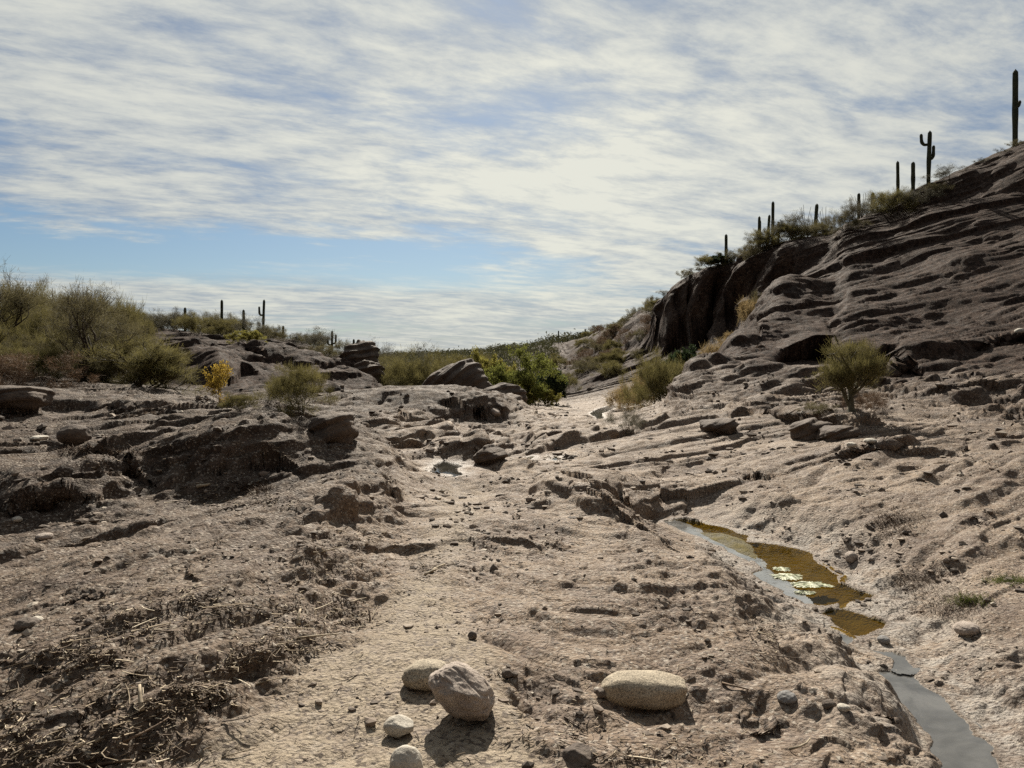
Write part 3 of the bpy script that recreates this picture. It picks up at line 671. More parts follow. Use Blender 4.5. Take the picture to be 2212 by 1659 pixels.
# ------------------------------------------------------------------ rocks
_ico = {}
def ico(sub):
    if sub in _ico: return _ico[sub]
    import bmesh
    bm = bmesh.new(); bmesh.ops.create_icosphere(bm, subdivisions=sub, radius=1)
    bm.verts.ensure_lookup_table()
    V = np.array([v.co[:] for v in bm.verts]); f = np.array([[v.index for v in p.verts] for p in bm.faces]); bm.free()
    _ico[sub] = (V, f); return V, f
def rock_mesh(name, m, size, seed, sub=5, p=2.0, facets=0, facet_d=.85, lump=.12, strata=0.0, T=.1, grit=.01, mid=0.0, crack=0.0, dip=(-.25, .22, 1.0)):
    V, f = ico(sub); V = V.copy(); r = np.random.default_rng(seed)
    n = np.abs(V)**p; V = V/((n.sum(1))**(1/p))[:, None]
    for i in range(facets):
        d = r.normal(size=3); d /= np.linalg.norm(d); k = facet_d*r.uniform(.85, 1.05)
        q = V@d; over = np.maximum(q-k, 0); V = V-over[:, None]*d*.9
    o = seed*1.37
    V = V*(1+lump*gn(V[:, 0], V[:, 1], V[:, 2], .9, o)+lump*.5*gn(V[:, 0], V[:, 1], V[:, 2], .4, o+1)+grit*gn(V[:, 0], V[:, 1], V[:, 2], .12, o+2)+mid*gn(V[:, 0], V[:, 1], V[:, 2], .22, o+4)
           -crack*np.clip(1-9*np.abs(gn(V[:, 0], V[:, 1], V[:, 2], .8, o+5)), 0, 1))[:, None]
    V = V*np.asarray(size)/2
    if strata:
        s = V@np.asarray(dip)+.3*T*gn(V[:, 0], V[:, 1], V[:, 2], T*4, o+3)
        nn = V/np.maximum(np.linalg.norm(V, axis=1), 1e-6)[:, None]
        for TT, k in ((T, 1), (T*.37, .5)):
            ss = s/TT; kk = np.floor(ss); t = ss-kk
            h = np.modf(np.abs(np.sin(kk*12.9898+o)*43758.5453))[0]
            V = V+nn*((sstep(0, .2, t)-t)*strata*k*TT*(.4+h))[:, None]
    return mesh_np(name, V, f, m)
def stone(u, v, wpx, hpx, label, m, seed, name='stone', cat='stone', depth=1.0, sink=.12, rot=0.0, tilt=0.0, group=None, **kw):
    """a loose stone whose foot stands at picture place (u, v)"""
    q = hit(u, v); s = q[1]/F
    w, h = wpx*s, hpx*s/.96
    kw.setdefault('sub', 5 if wpx > 40 else 4 if wpx > 20 else 3)
    me = rock_mesh(name, m, (w, w*depth, h), seed, **kw)
    o = link(bpy.data.objects.new(name, me))
    o.location = (q[0], q[1]+w*depth*.30, q[2]+h*(.5-sink)); o.rotation_euler = (0, tilt, rot)
    return tag(o, label, cat, group)
stone(996, 1568, 158, 94, 'big weathered reddish boulder in the middle of the foreground', M_BOULDER, 61, 'boulder', 'boulder', .85, -.10, .25, .56, facets=5, facet_d=.84, lump=.10, grit=.02, mid=.03, crack=.05, p=2.2, sub=6)
stone(916, 1494, 106, 56, 'smooth oval cobble touching the back of the big boulder', M_GRANITE, 12, 'cobble', 'cobble', .75, .06, .12, -.10, lump=.09, p=2.2, mid=.012, grit=.012)
stone(1397, 1538, 184, 68, 'long smooth granite cobble like a loaf lying alone', M_GRANITE, 13, 'cobble', 'cobble', .55, .03, -.03, .03, lump=.07, p=2.5, mid=.012, grit=.012)
stone(860, 1596, 70, 44, 'small pale flat-topped cobble in front of the big boulder', M_PALE, 14, 'cobble', 'cobble', .8, .10, .3, .1, facets=7, facet_d=.78, lump=.08)
stone(873, 1690, 72, 74, 'pale rounded cobble cut by the bottom edge', M_PALE, 15, 'cobble', 'cobble', .9, .15, .3, lump=.08)
stone(1305, 1510, 34, 20, 'dark little stone against the end of the long cobble', M_DARKST, 16, facets=5)
stone(1290, 1497, 14, 10, 'tiny pale pebble beside the long cobble', M_PALE, 17)
stone(1255, 1650, 80, 44, 'flat grey stone half bedded in sand at the bottom edge', M_DARKST, 18, facets=6, sink=.55, depth=.9)
stone(1704, 1522, 42, 26, 'blue grey rounded stone on the slab by the stream', M_GREY, 19, sink=.3)
stone(1793, 1530, 30, 20, 'brown grey stone next to the blue grey stone', M_DARKST, 20, sink=.3, facets=4)
stone(1826, 1536, 26, 14, 'pale flat pebble nearest the grey pool edge', M_PALE, 21, sink=.3)
stone(1020, 1383, 20, 18, 'single dark angular stone on the sandy track', M_DARKST, 22, facets=6)
stone(1096, 1468, 26, 18, 'dark clod behind the two foreground stones', M_DARKST, 23, facets=5)
stone(1112, 1466, 14, 12, 'small clod touching the dark clod', M_DARKST, 24, facets=5)
stone(150, 962, 70, 44, 'dark rounded boulder with pale top on the left shelf', M_OUTCROP, 25, 'boulder', 'boulder', .9, .15, .2, .05, facets=5, lump=.08)
stone(75, 953, 44, 11, 'flat white stone beside the left shelf boulder', M_PALE, 26, sink=.2, facets=4)
stone(2098, 1374, 52, 28, 'tan rounded stone right of the small brown pool', M_BOULDER, 27, sink=.25)
stone(1832, 1216, 28, 24, 'round brown stone on the bank above the algae pool', M_BOULDER, 28, sink=.2)
stone(1912, 1390, 26, 16, 'grey stone at the edge of the small brown pool', M_GREY, 29, sink=.2)
stone(1737, 915, 12, 30, 'upright pale stone below the lone palo verde', M_PALE, 30, sink=.1)
stone(1878, 958, 26, 12, 'pale stone under the bedded ledge', M_PALE, 31, sink=.2)
stone(1846, 966, 22, 12, 'pale stone left of another under the bedded ledge', M_PALE, 32, sink=.2)
stone(2203, 728, 20, 14, 'white stone bedded in the hillside at the right edge', M_PALE, 33, sink=.2)
stone(36, 1128, 20, 13, 'pale rounded stone under the left shelf', M_PALE, 34, sink=.2)
stone(90, 1168, 34, 14, 'flat tan stone below the left shelf', M_BOULDER, 35, sink=.3)
stone(66, 1350, 36, 16, 'white crumbly lump on the left slab', M_PALE, 36, sink=.2, facets=4)
stone(45, 1362, 50, 28, 'dark brown clod beside the white lump', M_DARKST, 37, sink=.2, facets=5)
stone(190, 1352, 22, 14, 'dark chip of rock on the left slab', M_DARKST, 38, facets=5)
stone(1245, 730+292, 24, 20, 'rounded rock in the channel below the outcrop', M_OUTCROP, 39, sink=.2) if False else None
stone(1073, 902, 26, 20, 'pale brown block at the foot of the rounded outcrop', M_BOULDER, 40, facets=5)
stone(1556, 940, 80, 36, 'flat slab of ledge rock at the foot of the right slope', M_OUTCROP, 41, 'rock_slab', 'rock', 1.1, .25, .2, -.1, facets=4, p=3, strata=.35, T=.12)
stone(1762, 948, 66, 40, 'bedded block projecting below the lone palo verde', M_OUTCROP, 42, 'rock_block', 'rock', 1.2, .2, .2, -.1, p=4, strata=.4, T=.15)
stone(1818, 950, 66, 30, 'second bedded block, further from the upright pale stone', M_OUTCROP, 43, 'rock_block', 'rock', 1.2, .2, .1, -.1, p=4, strata=.4, T=.15)
stone(1056, 1000, 74, 40, 'dark split rock standing in the channel by the bright puddle', M_OUTCROP, 44, 'rock', 'rock', 1.1, .2, .2, facets=7, strata=.25, T=.12)
stone(708, 942, 84, 66, 'layered rock block behind the crest of the left mound', M_OUTCROP, 45, 'rock_block', 'rock', 1.3, .4, .1, -.12, p=3.5, facets=4, strata=.45, T=.22)
stone(30, 890, 90, 42, 'overhanging rock slab at the left edge', M_OUTCROP, 46, 'rock_slab', 'rock', 1.1, .12, .1, .05, p=4, strata=.3, T=.2)
# standing outcrops of the bedrock
def outcrop(u, Y, vtop, wpx, label, seed, depth=1.2, extra=.8, **kw):
    q = at(u, Y); s = q[1]/F; top = Z(vtop, q[1]); h = top-q[2]+extra; w = wpx*s
    kw.setdefault('sub', 6)
    me = rock_mesh('rock_outcrop', M_OUTCROP, (w, w*depth, h*1.02), seed, **kw)
    o = link(bpy.data.objects.new('rock_outcrop', me)); o.location = (q[0], q[1], top-h/2)
    return tag(o, label, 'outcrop')
o = outcrop(990, 35, 792, 135, 'tilted fin of layered rock in front of the valley bushes', 51, .8, 1.2, p=3.2, facets=3, strata=.5, T=.4, lump=.08); o.rotation_euler = (0, -.42, .1)
outcrop(1085, 32, 832, 105, 'dark rounded outcrop beside the mesquite trunk', 52, 1.0, 1.0, p=2.4, facets=4, strata=.3, T=.3, lump=.14)
outcrop(765, 43, 741, 78, 'dark craggy knob of rock at the end of the left ridge', 53, 1.0, 1.2, p=2.6, facets=5, strata=.5, T=.4, lump=.16)
outcrop(790, 41, 782, 70, 'lower shoulder of rock next to the craggy knob', 54, 1.0, 1.0, p=2.6, facets=4, strata=.5, T=.4, lump=.16)
o = outcrop(960, 37, 826, 130, 'low dark rock ramp behind the fin', 55, .7, 1.0, p=2.4, strata=.4, T=.35, lump=.1); o.rotation_euler = (0, -.3, 0)

# ------------------------------------------------------------------ scattered gravel and litter (uncountable)
def scatter_stones():
    V0_, f0 = ico(1); Vs = []; Fs = []; n = 0
    r = np.random.default_rng(90)
    vis = np.nonzero(((PV > 800) & (PV < 1700) & (PU > -40) & (PU < 2260) & (R > 2.3) & (R < 45)).ravel())[0]
    ds = np.maximum(R.ravel()[vis], 2)
    clump = gn(PX.reshape(-1, 3)[vis, 0], PX.reshape(-1, 3)[vis, 1], 0, .7, 81)
    wgt = np.clip(.2+1.8*clump, .03, 2)*np.clip((R.ravel()[vis]-2)/5, .25, 1.2)*np.where(under_water.ravel()[vis] > 0, 0, 1)
    pick = r.choice(vis, 11000, p=wgt/wgt.sum(), replace=False)
    for i in pick:
        q = PX.reshape(-1, 3)[i]; d = R.ravel()[i]
        s = min(.004*r.pareto(1.7)+.004, .030)*max(.7, min(d/7, 2.2))
        sc = s*np.array([r.uniform(.7, 1.7), r.uniform(.7, 1.5), r.uniform(.35, .9)])
        a = r.uniform(0, 6.3); ca, sa = math.cos(a), math.sin(a)
        W = V0_*(1+.28*r.normal(size=(len(V0_), 1)))*sc
        W = np.stack([W[:, 0]*ca-W[:, 1]*sa, W[:, 0]*sa+W[:, 1]*ca, W[:, 2]], -1)+q+[0, 0, sc[2]*.25]
        Vs.append(W); Fs.append(f0+n); n += len(W)
    m, nt, out = mat('gravel_stones'); g = N(nt)
    ri = g.new('ShaderNodeNewGeometry').outputs['Random Per Island']
    cr = g.new('ShaderNodeValToRGB'); nt.links.new(ri, cr.inputs[0])
    e = cr.color_ramp; e.elements[0].color = (.06,.045,.035,1); e.elements[1].color = (.44,.39,.32,1)
    for p_, c_ in ((.35, (.11,.085,.065,1)), (.7, (.20,.155,.12,1)), (.9, (.28,.23,.18,1))):
        k = e.elements.new(p_); k.color = c_
    b = g.new('ShaderNodeBsdfPrincipled'); nt.links.new(cr.outputs[0], b.inputs['Base Color']); b.inputs['Roughness'].default_value = .9
    nt.links.new(b.outputs[0], out.inputs[0])
    o = link(bpy.data.objects.new('gravel', mesh_np('gravel', np.concatenate(Vs), np.concatenate(Fs), m, False)))
    tag(o, 'loose pebbles and chips of rock strewn over the bedrock', 'gravel', kind='stuff')
scatter_stones()

def stick_verts(p, d, L, w, bend=.0, sides=4, taper=.5):
    """a tapered bent stick as rings of vertices"""
    d = d/np.linalg.norm(d); a = np.cross(d, [.1, .2, 1.0]); a /= np.linalg.norm(a); b = np.cross(d, a)
    k = 4; V = []
    for i in range(k):
        t = i/(k-1); c = p+d*L*t+a*bend*L*math.sin(t*math.pi); rw = w*(1-taper*t)/2
        for j in range(sides):
            an = 2*math.pi*j/sides; V.append(c+a*rw*math.cos(an)+b*rw*math.sin(an)*.7)
    Fq = [[i*sides+j, i*sides+(j+1) % sides, (i+1)*sides+(j+1) % sides, (i+1)*sides+j] for i in range(k-1) for j in range(sides)]
    return np.array(V), np.array(Fq)
def litter():
    Vs = []; Fs = []; n = 0; r = np.random.default_rng(91)
    for (u, v, a, b, k) in LITTER:
        for i in range(int(250*k)):
            uu = u+a*.8*r.normal(); vv = v+b*.8*r.normal()
            if vv < 830: continue
            q = hit(uu, min(vv, 1700)); d = q[1]
            L = r.uniform(.008, .045)*(1+(r.random() < .06)*3.0); w = r.uniform(.003, .012)*(1 if d < 6 else 1.5)
            an = r.uniform(0, 6.283)
            W, f = stick_verts(q+[0, 0, r.uniform(.0, .014)], np.array([math.cos(an), math.sin(an), r.normal(0, .07)]), L, w, r.normal(0, .12), 3)
            Vs.append(W); Fs.append(f+n); n += len(W)
    for i in range(900):
        uu = r.uniform(-20, 1700); vv = 1000+650*r.random()**.6
        q = hit(uu, vv)
        an = r.uniform(0, 6.3)
        W, f = stick_verts(q+[0, 0, .006], np.array([math.cos(an), math.sin(an), r.normal(0, .08)]), r.uniform(.015, .06), r.uniform(.003, .006), r.normal(0, .12), 3)
        Vs.append(W); Fs.append(f+n); n += len(W)
    m, nt, out = mat('twig_litter'); g = N(nt)
    ri = g.new('ShaderNodeNewGeometry').outputs['Random Per Island']
    cr = g.new('ShaderNodeValToRGB'); nt.links.new(ri, cr.inputs[0]); e = cr.color_ramp
    e.elements[0].color = (.045,.030,.020,1); e.elements[1].color = (.50,.43,.32,1)
    for p_, c_ in ((.4, (.095,.065,.040,1)), (.65, (.19,.14,.09,1)), (.85, (.36,.29,.20,1))):
        k = e.elements.new(p_); k.color = c_
    b = g.new('ShaderNodeBsdfPrincipled'); nt.links.new(cr.outputs[0], b.inputs['Base Color']); b.inputs['Roughness'].default_value = .9
    nt.links.new(b.outputs[0], out.inputs[0])
    o = link(bpy.data.objects.new('twig_litter', mesh_np('twig_litter', np.concatenate(Vs), np.concatenate(Fs), m)))
    tag(o, 'flood litter of dry twigs, bark and leaves drifted over the rock', 'litter', kind='stuff')
litter()
# larger pieces of driftwood one can pick out
STICKS = [ # u, v, length px, heading (deg from right, away positive), rise, thickness px, label
 (716,1180+205,0,0,0,0,None),
 (645,1352,42,100,.25,9,'bleached grey stick standing up from the middle litter'),
 (640,1382,95,12,.02,6,'long thin branch lying in the middle litter'),
 (305,1540,62,122,.35,13,'thick grey stub of driftwood leaning in the foreground litter'),
 (205,1608,38,60,.10,12,'short pale driftwood piece near the bottom left'),
 (265,1610,60,55,.10,8,'brown branch beside the short pale driftwood'),
 (150,1462,62,55,.06,6,'forked pale stick across the left litter'),
 (125,1428,95,4,.02,9,'pale straight stick at the edge of the upper left litter'),
 (245,1500,34,85,.05,5,'thin white stick pointing away in the left litter'),
 (800,1345,34,110,.4,5,'dark twig standing at the end of the middle litter'),
 (1706,1622,62,35,.03,7,'curved grey stick near the grey pool'),
 (1720,1600,0,0,0,0,None),
 (1560,1480,46,-38,.03,8,'dark split stick on the slab behind the long cobble'),
 (930,1240,26,60,.10,9,'bleached chip of wood at the centre litter'),
 (918,1244,24,50,.12,8,'second bleached chip beside the larger one at the centre litter'),
 (1640,1368,26,-60,.12,4,'straw coloured stick in the crack by the stream'),
 (1115,1196,50,6,.02,4,'thin twig across the upper sandy track'),
 (1860,1620-330,0,0,0,0,None),
 (560,1480,60,25,.05,5,'slender bent twig on the sand edge'),
 (480,1640,70,30,.03,5,'slender stick at the sand edge near the bottom'),
 (425,1056,26,20,.15,12,'white bleached wood lump at the shaded hollow'),
 (2085,1378,40,-10,.03,5,'thin dry stick under the tan stone right of the pool'),
 (690,1195,46,40,.05,5,'grey twig in the litter by the spine of rock'),
 (200,1660,80,10,.05,14,'broken dark log at the bottom left corner'),
]
r_ = np.random.default_rng(5)
for (u, v, L, an, rise, th_, lab) in STICKS:
    if not lab: continue
    q = hit(u, v); s = q[1]/F; a = math.radians(an)
    fore = 1.0/max(.35, abs(math.cos(a))) if rise < .2 else 1.0
    Vv, f = stick_verts(np.array([0, 0, 0.]), np.array([math.cos(a), math.sin(a), rise*2.2 if rise > .2 else rise]), L*s*fore, th_*s, r_.normal(0, .07), 7, .55)
    Vv = Vv+.12*th_*s*gn(Vv[:, 0], Vv[:, 1], Vv[:, 2], th_*s*1.5, u)[:, None]
    f2 = np.array([list(range(6, -1, -1)), list(range(len(Vv)-7, len(Vv)))])
    o = link(bpy.data.objects.new('stick', mesh_np('stick', Vv, [f, f2], M_WOODD if ('dark' in lab or 'brown' in lab) else M_WOOD)))
    o.location = q+[0, 0, th_*s*.35]; tag(o, lab, 'stick')

# ------------------------------------------------------------------ floating algae, grass
def algae(u, v, a, b, lab, seed):
    Y = (CAMZ+.47)*F/(v-V0); x0 = (u-U0)/F*Y; n = 180; r = np.random.default_rng(seed)
    an = np.linspace(0, 2*np.pi, n, endpoint=False)
    rad = 1+.35*gn(np.cos(an), np.sin(an), np.zeros(n), .6, seed)+.25*gn(np.cos(an), np.sin(an), np.zeros(n), .22, seed+1)+.22*gn(np.cos(an), np.sin(an), np.zeros(n), .09, seed+2)
    wx = a*Y/F; wy = b*Y*Y/((CAMZ+.47)*F)
    wx *= .95; wy *= .9
    V = [(x0, Y, -.464)]
    for k in (.3, .6, .85, 1.0):
        zz = -.472+.007*(1-k**3)
        V += [(x0+wx*k*rad[i]*math.cos(an[i]), Y+wy*k*rad[i]*math.sin(an[i]), zz+r.normal(0, .003)*(k < 1)) for i in range(n)]
    T3 = [[0, 1+i, 1+(i+1) % n] for i in range(n)]; Q = [[1+k*n+i, 1+(k+1)*n+i, 1+(k+1)*n+(i+1) % n, 1+k*n+(i+1) % n] for k in range(3) for i in range(n)]
    o = link(bpy.data.objects.new('algae_mat', mesh_np('algae_mat', V, [np.array(T3), np.array(Q)], M_ALGAE))); tag(o, lab, 'algae', 'algae mats on the brown pool')
for k, (u, v, a, b, lab) in enumerate([(1689,1229,18,5,'small pale algae mat farthest up the brown pool'),(1702,1245,36,8,'middle pale algae mat on the brown pool'),(1752,1262,46,8,'largest pale algae mat on the brown pool'),(1740,1280,20,4,'thin green algae streak in front of the largest mat')]):
    algae(u, v, a, b, lab, 100+k*7)

def grass(name, lab, spots, n, L, m, cat='grass', seed=1, kind='stuff', spread=.5):
    r = np.random.default_rng(seed); Vs = []; k = 0; Fs = []
    for (u, v, a, b) in spots:
        for i in range(n):
            q = hit(u+a*r.normal()*.6, v+b*r.normal()*.6); w = max(.002, q[1]*.0005)
            h = L*r.uniform(.5, 1.2); dx, dy = r.normal(0, spread, 2)*h; an = r.uniform(0, 3.14); ex, ey = math.cos(an)*w, math.sin(an)*w
            Vs += [(q[0]-ex, q[1]-ey, q[2]-.01), (q[0]+ex, q[1]+ey, q[2]-.01), (q[0]+dx, q[1]+dy, q[2]+h)]; Fs.append((k, k+1, k+2)); k += 3
    o = link(bpy.data.objects.new(name, mesh_np(name, Vs, np.array(Fs), m))); return tag(o, lab, cat, kind=kind)
grass('green_grass', 'short green grass on the right bank', [(2180,1256,40,6),(2090,1300,40,10)], 500, .035, M_GRASS, seed=2, spread=.8)
grass('dry_grass', 'dry matted grass on the dark soil of the right bank', [(1935,1130,50,25),(2060,1312,80,28),(1975,1262,60,22),(500,870,30,6),(200,975,100,12),(550,1060,40,10)], 700, .035, M_WOODD, seed=3, spread=1.4)

# ------------------------------------------------------------------ plants
class Plant:
    """branching skeleton of unit height: tapered limbs, then twig blades or leaves on the tips"""
    def __init__(s, seed, stems=1, width=1.0, levels=4, kids=3, l0=.34, ratio=.72, spread=.65, up=.25, trunk_w=.05, tips=34, tw=.0042, tl=(.05, .12),
                 leaf=None, tipup=.2, stemspread=.5, bare=.0, tipspread=.8, along=.5):
        s.r = np.random.default_rng(seed); s.V = []; s.F = []; s.n = 0; s.TV = []; s.TF = []; s.tn = 0
        s.p = dict(width=width, levels=levels, kids=kids, ratio=ratio, spread=spread, up=up, tips=tips, tw=tw, tl=tl, leaf=leaf, tipup=tipup, bare=bare, tipspread=tipspread, along=along)
        s.ends = []
        for i in range(stems):
            a = s.r.uniform(0, 6.283)+i*2.4; k = stemspread*(s.r.uniform(.1, 2.1) if stems > 3 else s.r.uniform(.5, 1.2)) if stems > 1 else .12
            d = np.array([math.cos(a)*k, math.sin(a)*k, 1.0]); d /= np.linalg.norm(d)
            s.grow(np.array([0, 0, -.02])+np.array([d[0], d[1], 0])*.03*(stems > 1), d, l0*s.r.uniform(.85, 1.15), trunk_w/(1 if stems == 1 else 1.8), 0)
        E = np.array([e[0] for e in s.ends]); top = np.percentile(E[:, 2], 97)+.04
        k = 1/top; wx = np.percentile(np.abs(E[:, :2]), 82)+.04
        kw = width/2/wx
        s.sc = np.array([kw, kw, k])
        for (p, d, lv) in s.ends: s.tuft(p*s.sc, d, lv)
        s.V = np.concatenate(s.V)*s.sc; s.F = np.concatenate(s.F)
        s.TV = np.concatenate(s.TV); s.TF = np.concatenate(s.TF)
    def grow(s, p, d, L, w, lv):
        P = s.p; r = s.r; pts = [p]; dd = d.copy(); k = 4
        for i in range(k):
            dd = dd+r.normal(0, .16, 3)+np.array([0, 0, P['up']*.12]); dd /= np.linalg.norm(dd); pts.append(pts[-1]+dd*L/k)
        sides = 7 if lv < 2 else 4 if lv < 3 else 3
        w1 = w*.62; V = []
        for i, c in enumerate(pts):
            t = i/k; rw = (w*(1-t)+w1*t)/2
            if lv == 0 and i == 0: rw *= 1.5
            a = np.cross(dd, [.3, .5, .2]); a /= np.linalg.norm(a); b = np.cross(dd, a)
            for j in range(sides):
                an = 6.2832*j/sides; V.append(c+a*rw*math.cos(an)+b*rw*math.sin(an))
        Fq = [[i*sides+j, i*sides+(j+1) % sides, (i+1)*sides+(j+1) % sides, (i+1)*sides+j] for i in range(k) for j in range(sides)]
        s.V.append(np.array(V)); s.F.append(np.array(Fq)+s.n); s.n += len(V)
        if lv >= P['levels']-1:
            s.ends.append((pts[-1], dd, lv)); s.ends.append((pts[-2], dd, lv)); s.ends.append((pts[2], dd, lv)); return
        if lv >= 2 and r.random() < P['along']: s.ends.append((pts[-1], dd, lv))
        if lv >= 1 and r.random() < P['along']*.8: s.ends.append((pts[r.integers(1, 4)], dd, lv))
        for i in range(P['kids']+(1 if r.random() < .4 else 0)):
            q = pts[-1] if i < 2 else pts[r.integers(1 if lv == 0 else 2, k+1)]
            e = dd+r.normal(0, P['spread']*(1.9 if lv == 0 else 1.15 if lv == 1 else 1), 3); e[2] = max(e[2]+P['up'], -.25); e /= np.linalg.norm(e)
            s.grow(q, e, L*P['ratio']*r.uniform(.75, 1.2), w1*.85, lv+1)
    def tuft(s, p, d, lv):
        P = s.p; r = s.r; n = P['tips']
        if r.random() < P['bare'] or (P['bare'] and p[2] > 1-P['bare']*.6): n = max(3, n//6)
        n = max(2, int(n*r.uniform(.3, 1.6)))
        q = p+r.normal(0, .032, (n, 3))
        e = d*.6+r.normal(0, P['tipspread'], (n, 3)); e[:, 2] += P['tipup']; e /= np.linalg.norm(e, axis=1)[:, None]
        L = r.uniform(*P['tl'], (n, 1)); a = np.cross(e, r.normal(0, 1, (n, 3))); a /= np.linalg.norm(a, axis=1)[:, None]
        if P['leaf']:
            lw = P['leaf']*r.uniform(.6, 1.3, (n, 1))
            V = np.stack([q, q+e*L*.5+a*lw, q+e*L, q+e*L*.5-a*lw], 1)
        else:
            w = P['tw']*r.uniform(.6, 1.4, (n, 1)); V = np.stack([q-a*w/2, q+a*w/2, q+e*L+a*w*.25, q+e*L-a*w*.25], 1)
        s.TV.append(V.reshape(-1, 3)); s.TF.append(np.arange(n*4).reshape(n, 4)+s.tn); s.tn += n*4

KIND = {  # name -> (list of variants' settings, bark, leaf material, object name, category)
 'palo':   (dict(stems=1, width=1.0, levels=5, kids=4, l0=.18, ratio=.80, spread=.42, up=.30, trunk_w=.06, tips=9, tl=(.06,.15), tw=.0036, tipup=.5, tipspread=.6, along=1), M_BARK, M_OLIVE, 'palo_verde_tree', 'tree', 2),
 'lone':   (dict(stems=1, width=1.0, levels=5, kids=4, l0=.25, ratio=.78, spread=.42, up=.28, trunk_w=.075, tips=9, tl=(.06,.15), tw=.0036, tipup=.5, tipspread=.6, along=1), M_BARKG, M_OLIVE, 'palo_verde_tree', 'tree', 1),
 'tall':   (dict(stems=2, width=.85, levels=5, kids=3, l0=.28, ratio=.76, spread=.42, up=.32, trunk_w=.05, tips=18, tl=(.03,.09), tw=.0026, bare=.35, stemspread=.35, along=1), M_BARK, M_OLIVE2, 'palo_verde_tree', 'tree', 2),
 'bush':   (dict(stems=9, width=1.35, levels=4, kids=3, l0=.32, ratio=.76, spread=.42, up=.28, trunk_w=.03, tips=14, tl=(.06,.17), tw=.0042, stemspread=.85, tipup=.45, tipspread=.6, along=1), M_BARKG, M_OLIVE, 'desert_bush', 'bush', 3),
 'dull':   (dict(stems=9, width=1.4, levels=4, kids=3, l0=.32, ratio=.76, spread=.48, up=.24, trunk_w=.03, tips=11, tl=(.05,.15), tw=.0042, stemspread=.85, tipup=.4, tipspread=.7, along=1), M_BARKG, M_OLIVE2, 'desert_bush', 'bush', 3),
 'sparse': (dict(stems=4, width=1.1, levels=5, kids=3, l0=.28, ratio=.76, spread=.42, up=.28, trunk_w=.028, tips=5, tl=(.03,.09), tw=.0042, stemspread=.6), M_BARKG, M_GREYT, 'sparse_bush', 'bush', 3),
 'mesq':   (dict(stems=2, width=1.2, levels=5, kids=3, l0=.36, ratio=.74, spread=.60, up=.18, trunk_w=.07, tips=16, tl=(.03,.06), leaf=.010, stemspread=.5), M_BARK, M_GREEN, 'mesquite_tree', 'tree', 1),
 'yel':    (dict(stems=7, width=.75, levels=3, kids=4, l0=.46, ratio=.62, spread=.38, up=.45, trunk_w=.02, tips=5, tl=(.04,.08), leaf=.020, stemspread=.3), M_STRAW, M_YELLOW, 'yellow_shrub', 'shrub', 1),
 'ygreen': (dict(stems=6, width=1.3, levels=4, kids=3, l0=.34, ratio=.72, spread=.55, up=.2, trunk_w=.03, tips=24, tl=(.04,.08), leaf=.011, stemspread=.8), M_BARKG, M_YGREEN, 'leafy_bush', 'bush', 2),
 'darkg':  (dict(stems=6, width=1.0, levels=4, kids=3, l0=.34, ratio=.72, spread=.55, up=.3, trunk_w=.03, tips=30, tl=(.05,.09), leaf=.014, stemspread=.6), M_BARK, M_DARKG, 'dark_green_bush', 'bush', 1),
 'dry':    (dict(stems=8, width=1.6, levels=4, kids=3, l0=.34, ratio=.72, spread=.55, up=.15, trunk_w=.02, tips=12, tl=(.05,.12), tw=.006, stemspread=1.0), M_BROWN, M_BROWN, 'dry_brown_bush', 'bush', 1),
 'tuft':   (dict(stems=9, width=1.5, levels=2, kids=3, l0=.5, ratio=.6, spread=.4, up=.3, trunk_w=.008, tips=26, tl=(.2,.5), tw=.014, stemspread=.9), M_STRAW, M_STRAW, 'dry_grass_clump', 'grass clump', 1),
}
PROTO = {}
def proto(kind, var):
    k = (kind, var)
    if k not in PROTO:
        kw, bark, leaf, nm, cat, nv = KIND[kind]
        P = Plant(hash_seed(kind)+var*17, **kw)
        PROTO[k] = (mesh_np(nm+'_trunk', P.V, P.F, bark), mesh_np(nm+'_crown', P.TV, P.TF, leaf, False))
    return PROTO[k]
def hash_seed(s): return sum(ord(c)*(i+3) for i, c in enumerate(s))
_pr = np.random.default_rng(77); _count = {}
def plant(kind, pos, h, label, group=None, wide=1.0, rot=None, var=None, lean=0.0, cat=None):
    kw, bark, leaf, nm, cat0, nv = KIND[kind]
    i = _count.get(kind, 0); _count[kind] = i+1
    tm, cm = proto(kind, (i if var is None else var) % nv)
    root = link(bpy.data.objects.new(nm, None)); root.location = pos-np.array([0, 0, .03*h])
    root.rotation_euler = (0, lean, _pr.uniform(0, 6.28) if rot is None else rot); root.scale = (h*wide, h*wide, h)
    root.empty_display_size = .2
    tag(root, label, cat or cat0, group)
    link(bpy.data.objects.new('trunk' if cat0 == 'tree' else 'stems', tm), root); link(bpy.data.objects.new('crown' if cat0 != 'grass clump' else 'blades', cm), root)
    return root
def plant_v(kind, u, v, hpx, label, wpx=None, **kw):
    q = hit(u, v); h = hpx*q[1]/F
    if wpx: kw['wide'] = (wpx/hpx)/KIND[kind][0]['width']
    return plant(kind, q, h, label, **kw)
def plant_y(kind, u, Y, vtop, label, wpx=None, **kw):
    q = at(u, Y); zt = Z(vtop, q[1]); h = max(zt-q[2], .3)
    if wpx: h = max(h, .55*wpx*q[1]/F/1.2)
    q[2] = min(q[2], zt-h)
    if wpx: kw['wide'] = (wpx*q[1]/F/h)/KIND[kind][0]['width']
    return plant(kind, q, h, label, **kw)

